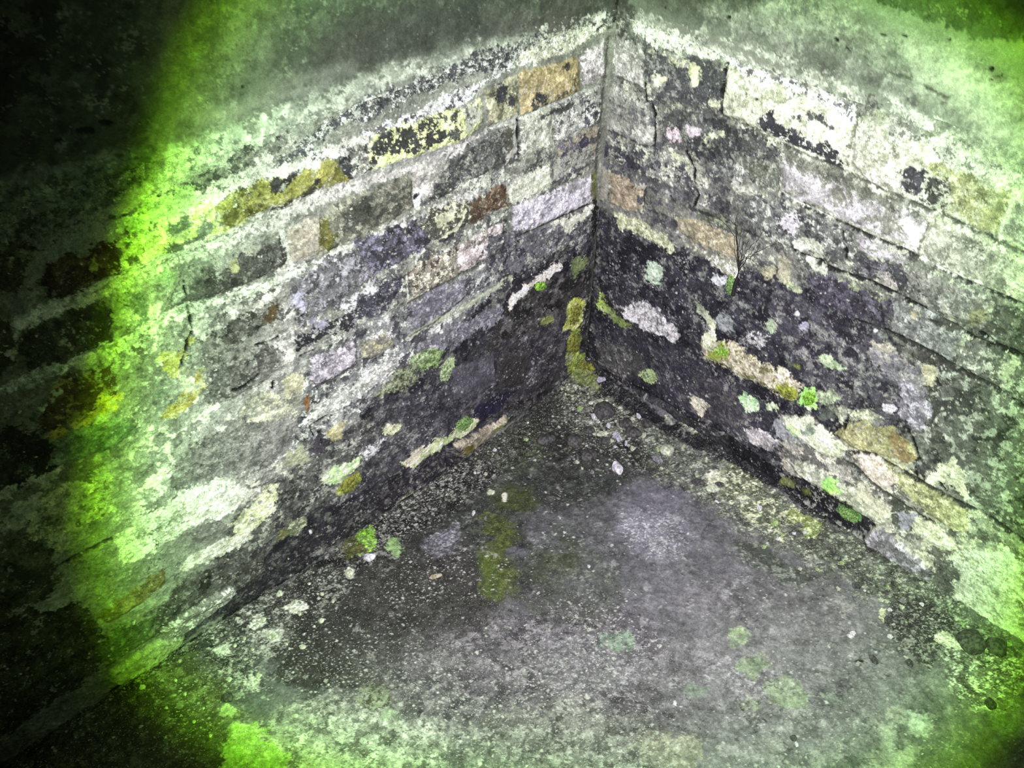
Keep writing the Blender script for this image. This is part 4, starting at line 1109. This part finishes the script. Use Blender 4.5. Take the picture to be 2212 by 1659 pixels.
def moss(surf, x, y, rx, ry, ang, mat, label, h=.008, fuzz=500, name='moss_clump'):
    """a low bumpy cushion with a ragged rim and short upright leaves"""
    rnd = np.random.default_rng(int(x * 7 + y))
    o3 = world_pt(surf, x, y)
    n = NRM[surf]
    an = math.radians(ang)
    e1 = world_pt(surf, x + rx * math.cos(an), y + rx * math.sin(an)) - o3
    e2 = world_pt(surf, x - ry * math.sin(an), y + ry * math.cos(an)) - o3
    R_, A_ = 22, 64
    sd = int(x + y)
    vs, fs = [], []
    def hgt(r, X, Y): return h * max(0, 1 - r ** 2.4) * (.75 + .35 * float(fbm(np.array([X]), np.array([Y]), .35, 4, sd)[0])) - .0015
    for i in range(R_ + 1):
        r = i / R_
        for j in range(A_):
            q = 2 * math.pi * j / A_
            rag = 1 + .24 * float(fbm(np.array([math.cos(q) * 2 + 9]), np.array([math.sin(q) * 2]), 1.6, 6, sd, .8)[0])
            X, Y = r * rag * math.cos(q), r * rag * math.sin(q)
            vs.append(e1 * X + e2 * Y + n * hgt(r, X, Y))
    for i in range(R_):
        for j in range(A_):
            fs.append((i * A_ + j, (i + 1) * A_ + j, (i + 1) * A_ + (j + 1) % A_, i * A_ + (j + 1) % A_))
    nb = len(vs)
    for k in range(fuzz):
        r = math.sqrt(rnd.random()) * .97; q = rnd.random() * 2 * math.pi
        X, Y = r * math.cos(q), r * math.sin(q)
        b = e1 * X + e2 * Y + n * hgt(r, X, Y)
        d = n + rnd.normal(size=3) * .45; d /= np.linalg.norm(d)
        s_ = np.cross(d, rnd.normal(size=3)); s_ /= np.linalg.norm(s_)
        L = rnd.uniform(.002, .0045); i0 = len(vs)
        vs += [b - s_ * .0005, b + s_ * .0005, b + d * L * .6 + s_ * .0004, b + d * L]
        fs += [(i0, i0 + 1, i0 + 2), (i0, i0 + 2, i0 + 3)]
    me = bpy.data.meshes.new(name); me.from_pydata([tuple(v) for v in vs], [], fs); me.materials.append(MOSS[mat])
    for p in me.polygons: p.use_smooth = True
    o = bpy.data.objects.new(name, me); COL.objects.link(o); o.location = tuple(o3)
    return finish(o, label, 'moss')
moss('R', 1563, 757, 24, 15, 10, 'bright', 'vivid green moss clump at the left end of the pinkish stone row', .010)
moss('R', 1578, 618, 11, 19, 5, 'green', 'green moss clump beside the stub of the dark root')
moss('L', 1168, 617, 13, 11, -20, 'bright', 'small vivid moss clump alone on the dark left wall near the corner', .007, 300)
moss('L', 1242, 676, 14, 29, 12, 'olive', 'tall olive moss cushion, upper of two beside the corner joint', .010, 300)
moss('L', 1240, 744, 12, 23, 8, 'olive', 'olive moss cushion, lower of two beside the corner joint', .008, 300)
moss('R', 1402, 813, 25, 13, 28, 'pale', 'grey-green moss clump low on the dark stone right of the corner')
moss('R', 1797, 1050, 21, 13, 32, 'bright', 'bright moss clump on the lip above the dark mossy recess')
moss('R', 1832, 1112, 24, 11, 33, 'green', 'dark green moss inside the recess at the right wall foot')
moss('R', 1748, 862, 14, 18, 20, 'bright', 'bright moss clump between the pinkish row and the pale block')
moss('R', 1698, 846, 25, 12, 35, 'olive', 'olive moss at the right end of the pinkish stone row')
moss('F', 790, 1158, 20, 20, -30, 'bright', 'vivid green moss on the floor against the left wall foot')
moss('L', 756, 1046, 25, 15, -40, 'olive', 'olive moss patch under the pale green stone face', .008, 400)
moss('L', 1003, 915, 20, 13, -35, 'green', 'green moss at the right end of the long cream ledge stone')
moss('L', 905, 775, 22, 11, -25, 'pale', 'grey-green moss on the left wall, left of a small upright clump', .006)
moss('L', 966, 800, 11, 24, 15, 'pale', 'small upright grey-green moss clump in the dark part of left wall', .006, 350)
moss('F', 1266, 792, 20, 11, 10, 'olive', 'olive moss filling the floor right in the wall corner', .012, 400)

# the dead root that fans out against the right wall
def tube(name, pts, radii, mat, parent):
    cu = bpy.data.curves.new(name, 'CURVE'); cu.dimensions = '3D'; cu.bevel_depth = 1.0; cu.bevel_resolution = 2
    sp = cu.splines.new('POLY'); sp.points.add(len(pts) - 1)
    for i, (p, r) in enumerate(zip(pts, radii)):
        sp.points[i].co = (*p, 1); sp.points[i].radius = r
    o = bpy.data.objects.new(name, cu); cu.materials.append(mat)
    dg = None
    COL.objects.link(o)
    me = bpy.data.meshes.new_from_object(o); me.materials.clear(); me.materials.append(mat)
    bpy.data.objects.remove(o)
    o = bpy.data.objects.new(name, me); COL.objects.link(o); o.parent = parent
    return o
M_ROOT = simple('dead_root', '100f0d', '2a2722', 300)
root = bpy.data.objects.new('dead_root', None); COL.objects.link(root)
base = world_pt('R', 1588, 634); root.location = tuple(base)
finish(root, 'thin dark dead root with a stubby stem, fanning out against the right wall', 'root')
def rp(x, y, off): return world_pt('R', x, y) + NRM['R'] * off - base
def chain(keys, off0, off1, n=26, wob=.0012, seed=1):
    r = random.Random(seed); out = []
    for i in range(n):
        t = i / (n - 1) * (len(keys) - 1); k = min(int(t), len(keys) - 2); f = t - k
        x = keys[k][0] * (1 - f) + keys[k + 1][0] * f; y = keys[k][1] * (1 - f) + keys[k + 1][1] * f
        p = rp(x, y, off0 + (off1 - off0) * i / (n - 1))
        w = wob * min(1, i / 4)
        out.append(p + np.array([r.uniform(-w, w) * .5, r.uniform(-w, w), r.uniform(-w, w)]))
    return out
tube('stem', chain([(1587, 636), (1592, 612), (1597, 596), (1601, 584)], .006, .008, 12, .0003), [.0045] * 5 + [.004, .0034, .0026, .002, .0016, .0014, .0012], M_ROOT, root)
for i, k in enumerate([[(1601, 584), (1601, 565), (1596, 533), (1594, 487), (1575, 470), (1552, 460)], [(1600, 584), (1597, 540), (1596, 500), (1587, 472)],
                       [(1601, 584), (1606, 560), (1620, 535), (1636, 520), (1650, 500)], [(1601, 582), (1615, 560), (1640, 542), (1662, 530), (1680, 526)],
                       [(1600, 580), (1604, 540), (1612, 510), (1621, 494), (1625, 470)], [(1600, 578), (1600, 530), (1604, 500), (1606, 478)],
                       [(1599, 575), (1592, 545), (1590, 510), (1570, 480), (1540, 455), (1530, 458)], [(1604, 570), (1625, 545), (1640, 515), (1655, 490)],
                       [(1602, 572), (1611, 545), (1618, 520), (1632, 500), (1640, 470)], [(1598, 560), (1597, 520), (1592, 480), (1600, 450), (1590, 425)],
                       [(1606, 560), (1632, 548), (1660, 545)], [(1603, 565), (1609, 530), (1609, 500), (1618, 470)]]):
    pts = chain(k, .008, .004, 28, .0018, i + 3)
    r0 = .0011 if i < 4 else .0007
    tube('rootlet', pts, [r0 * (1 - .75 * j / 27) for j in range(28)], M_ROOT, root)
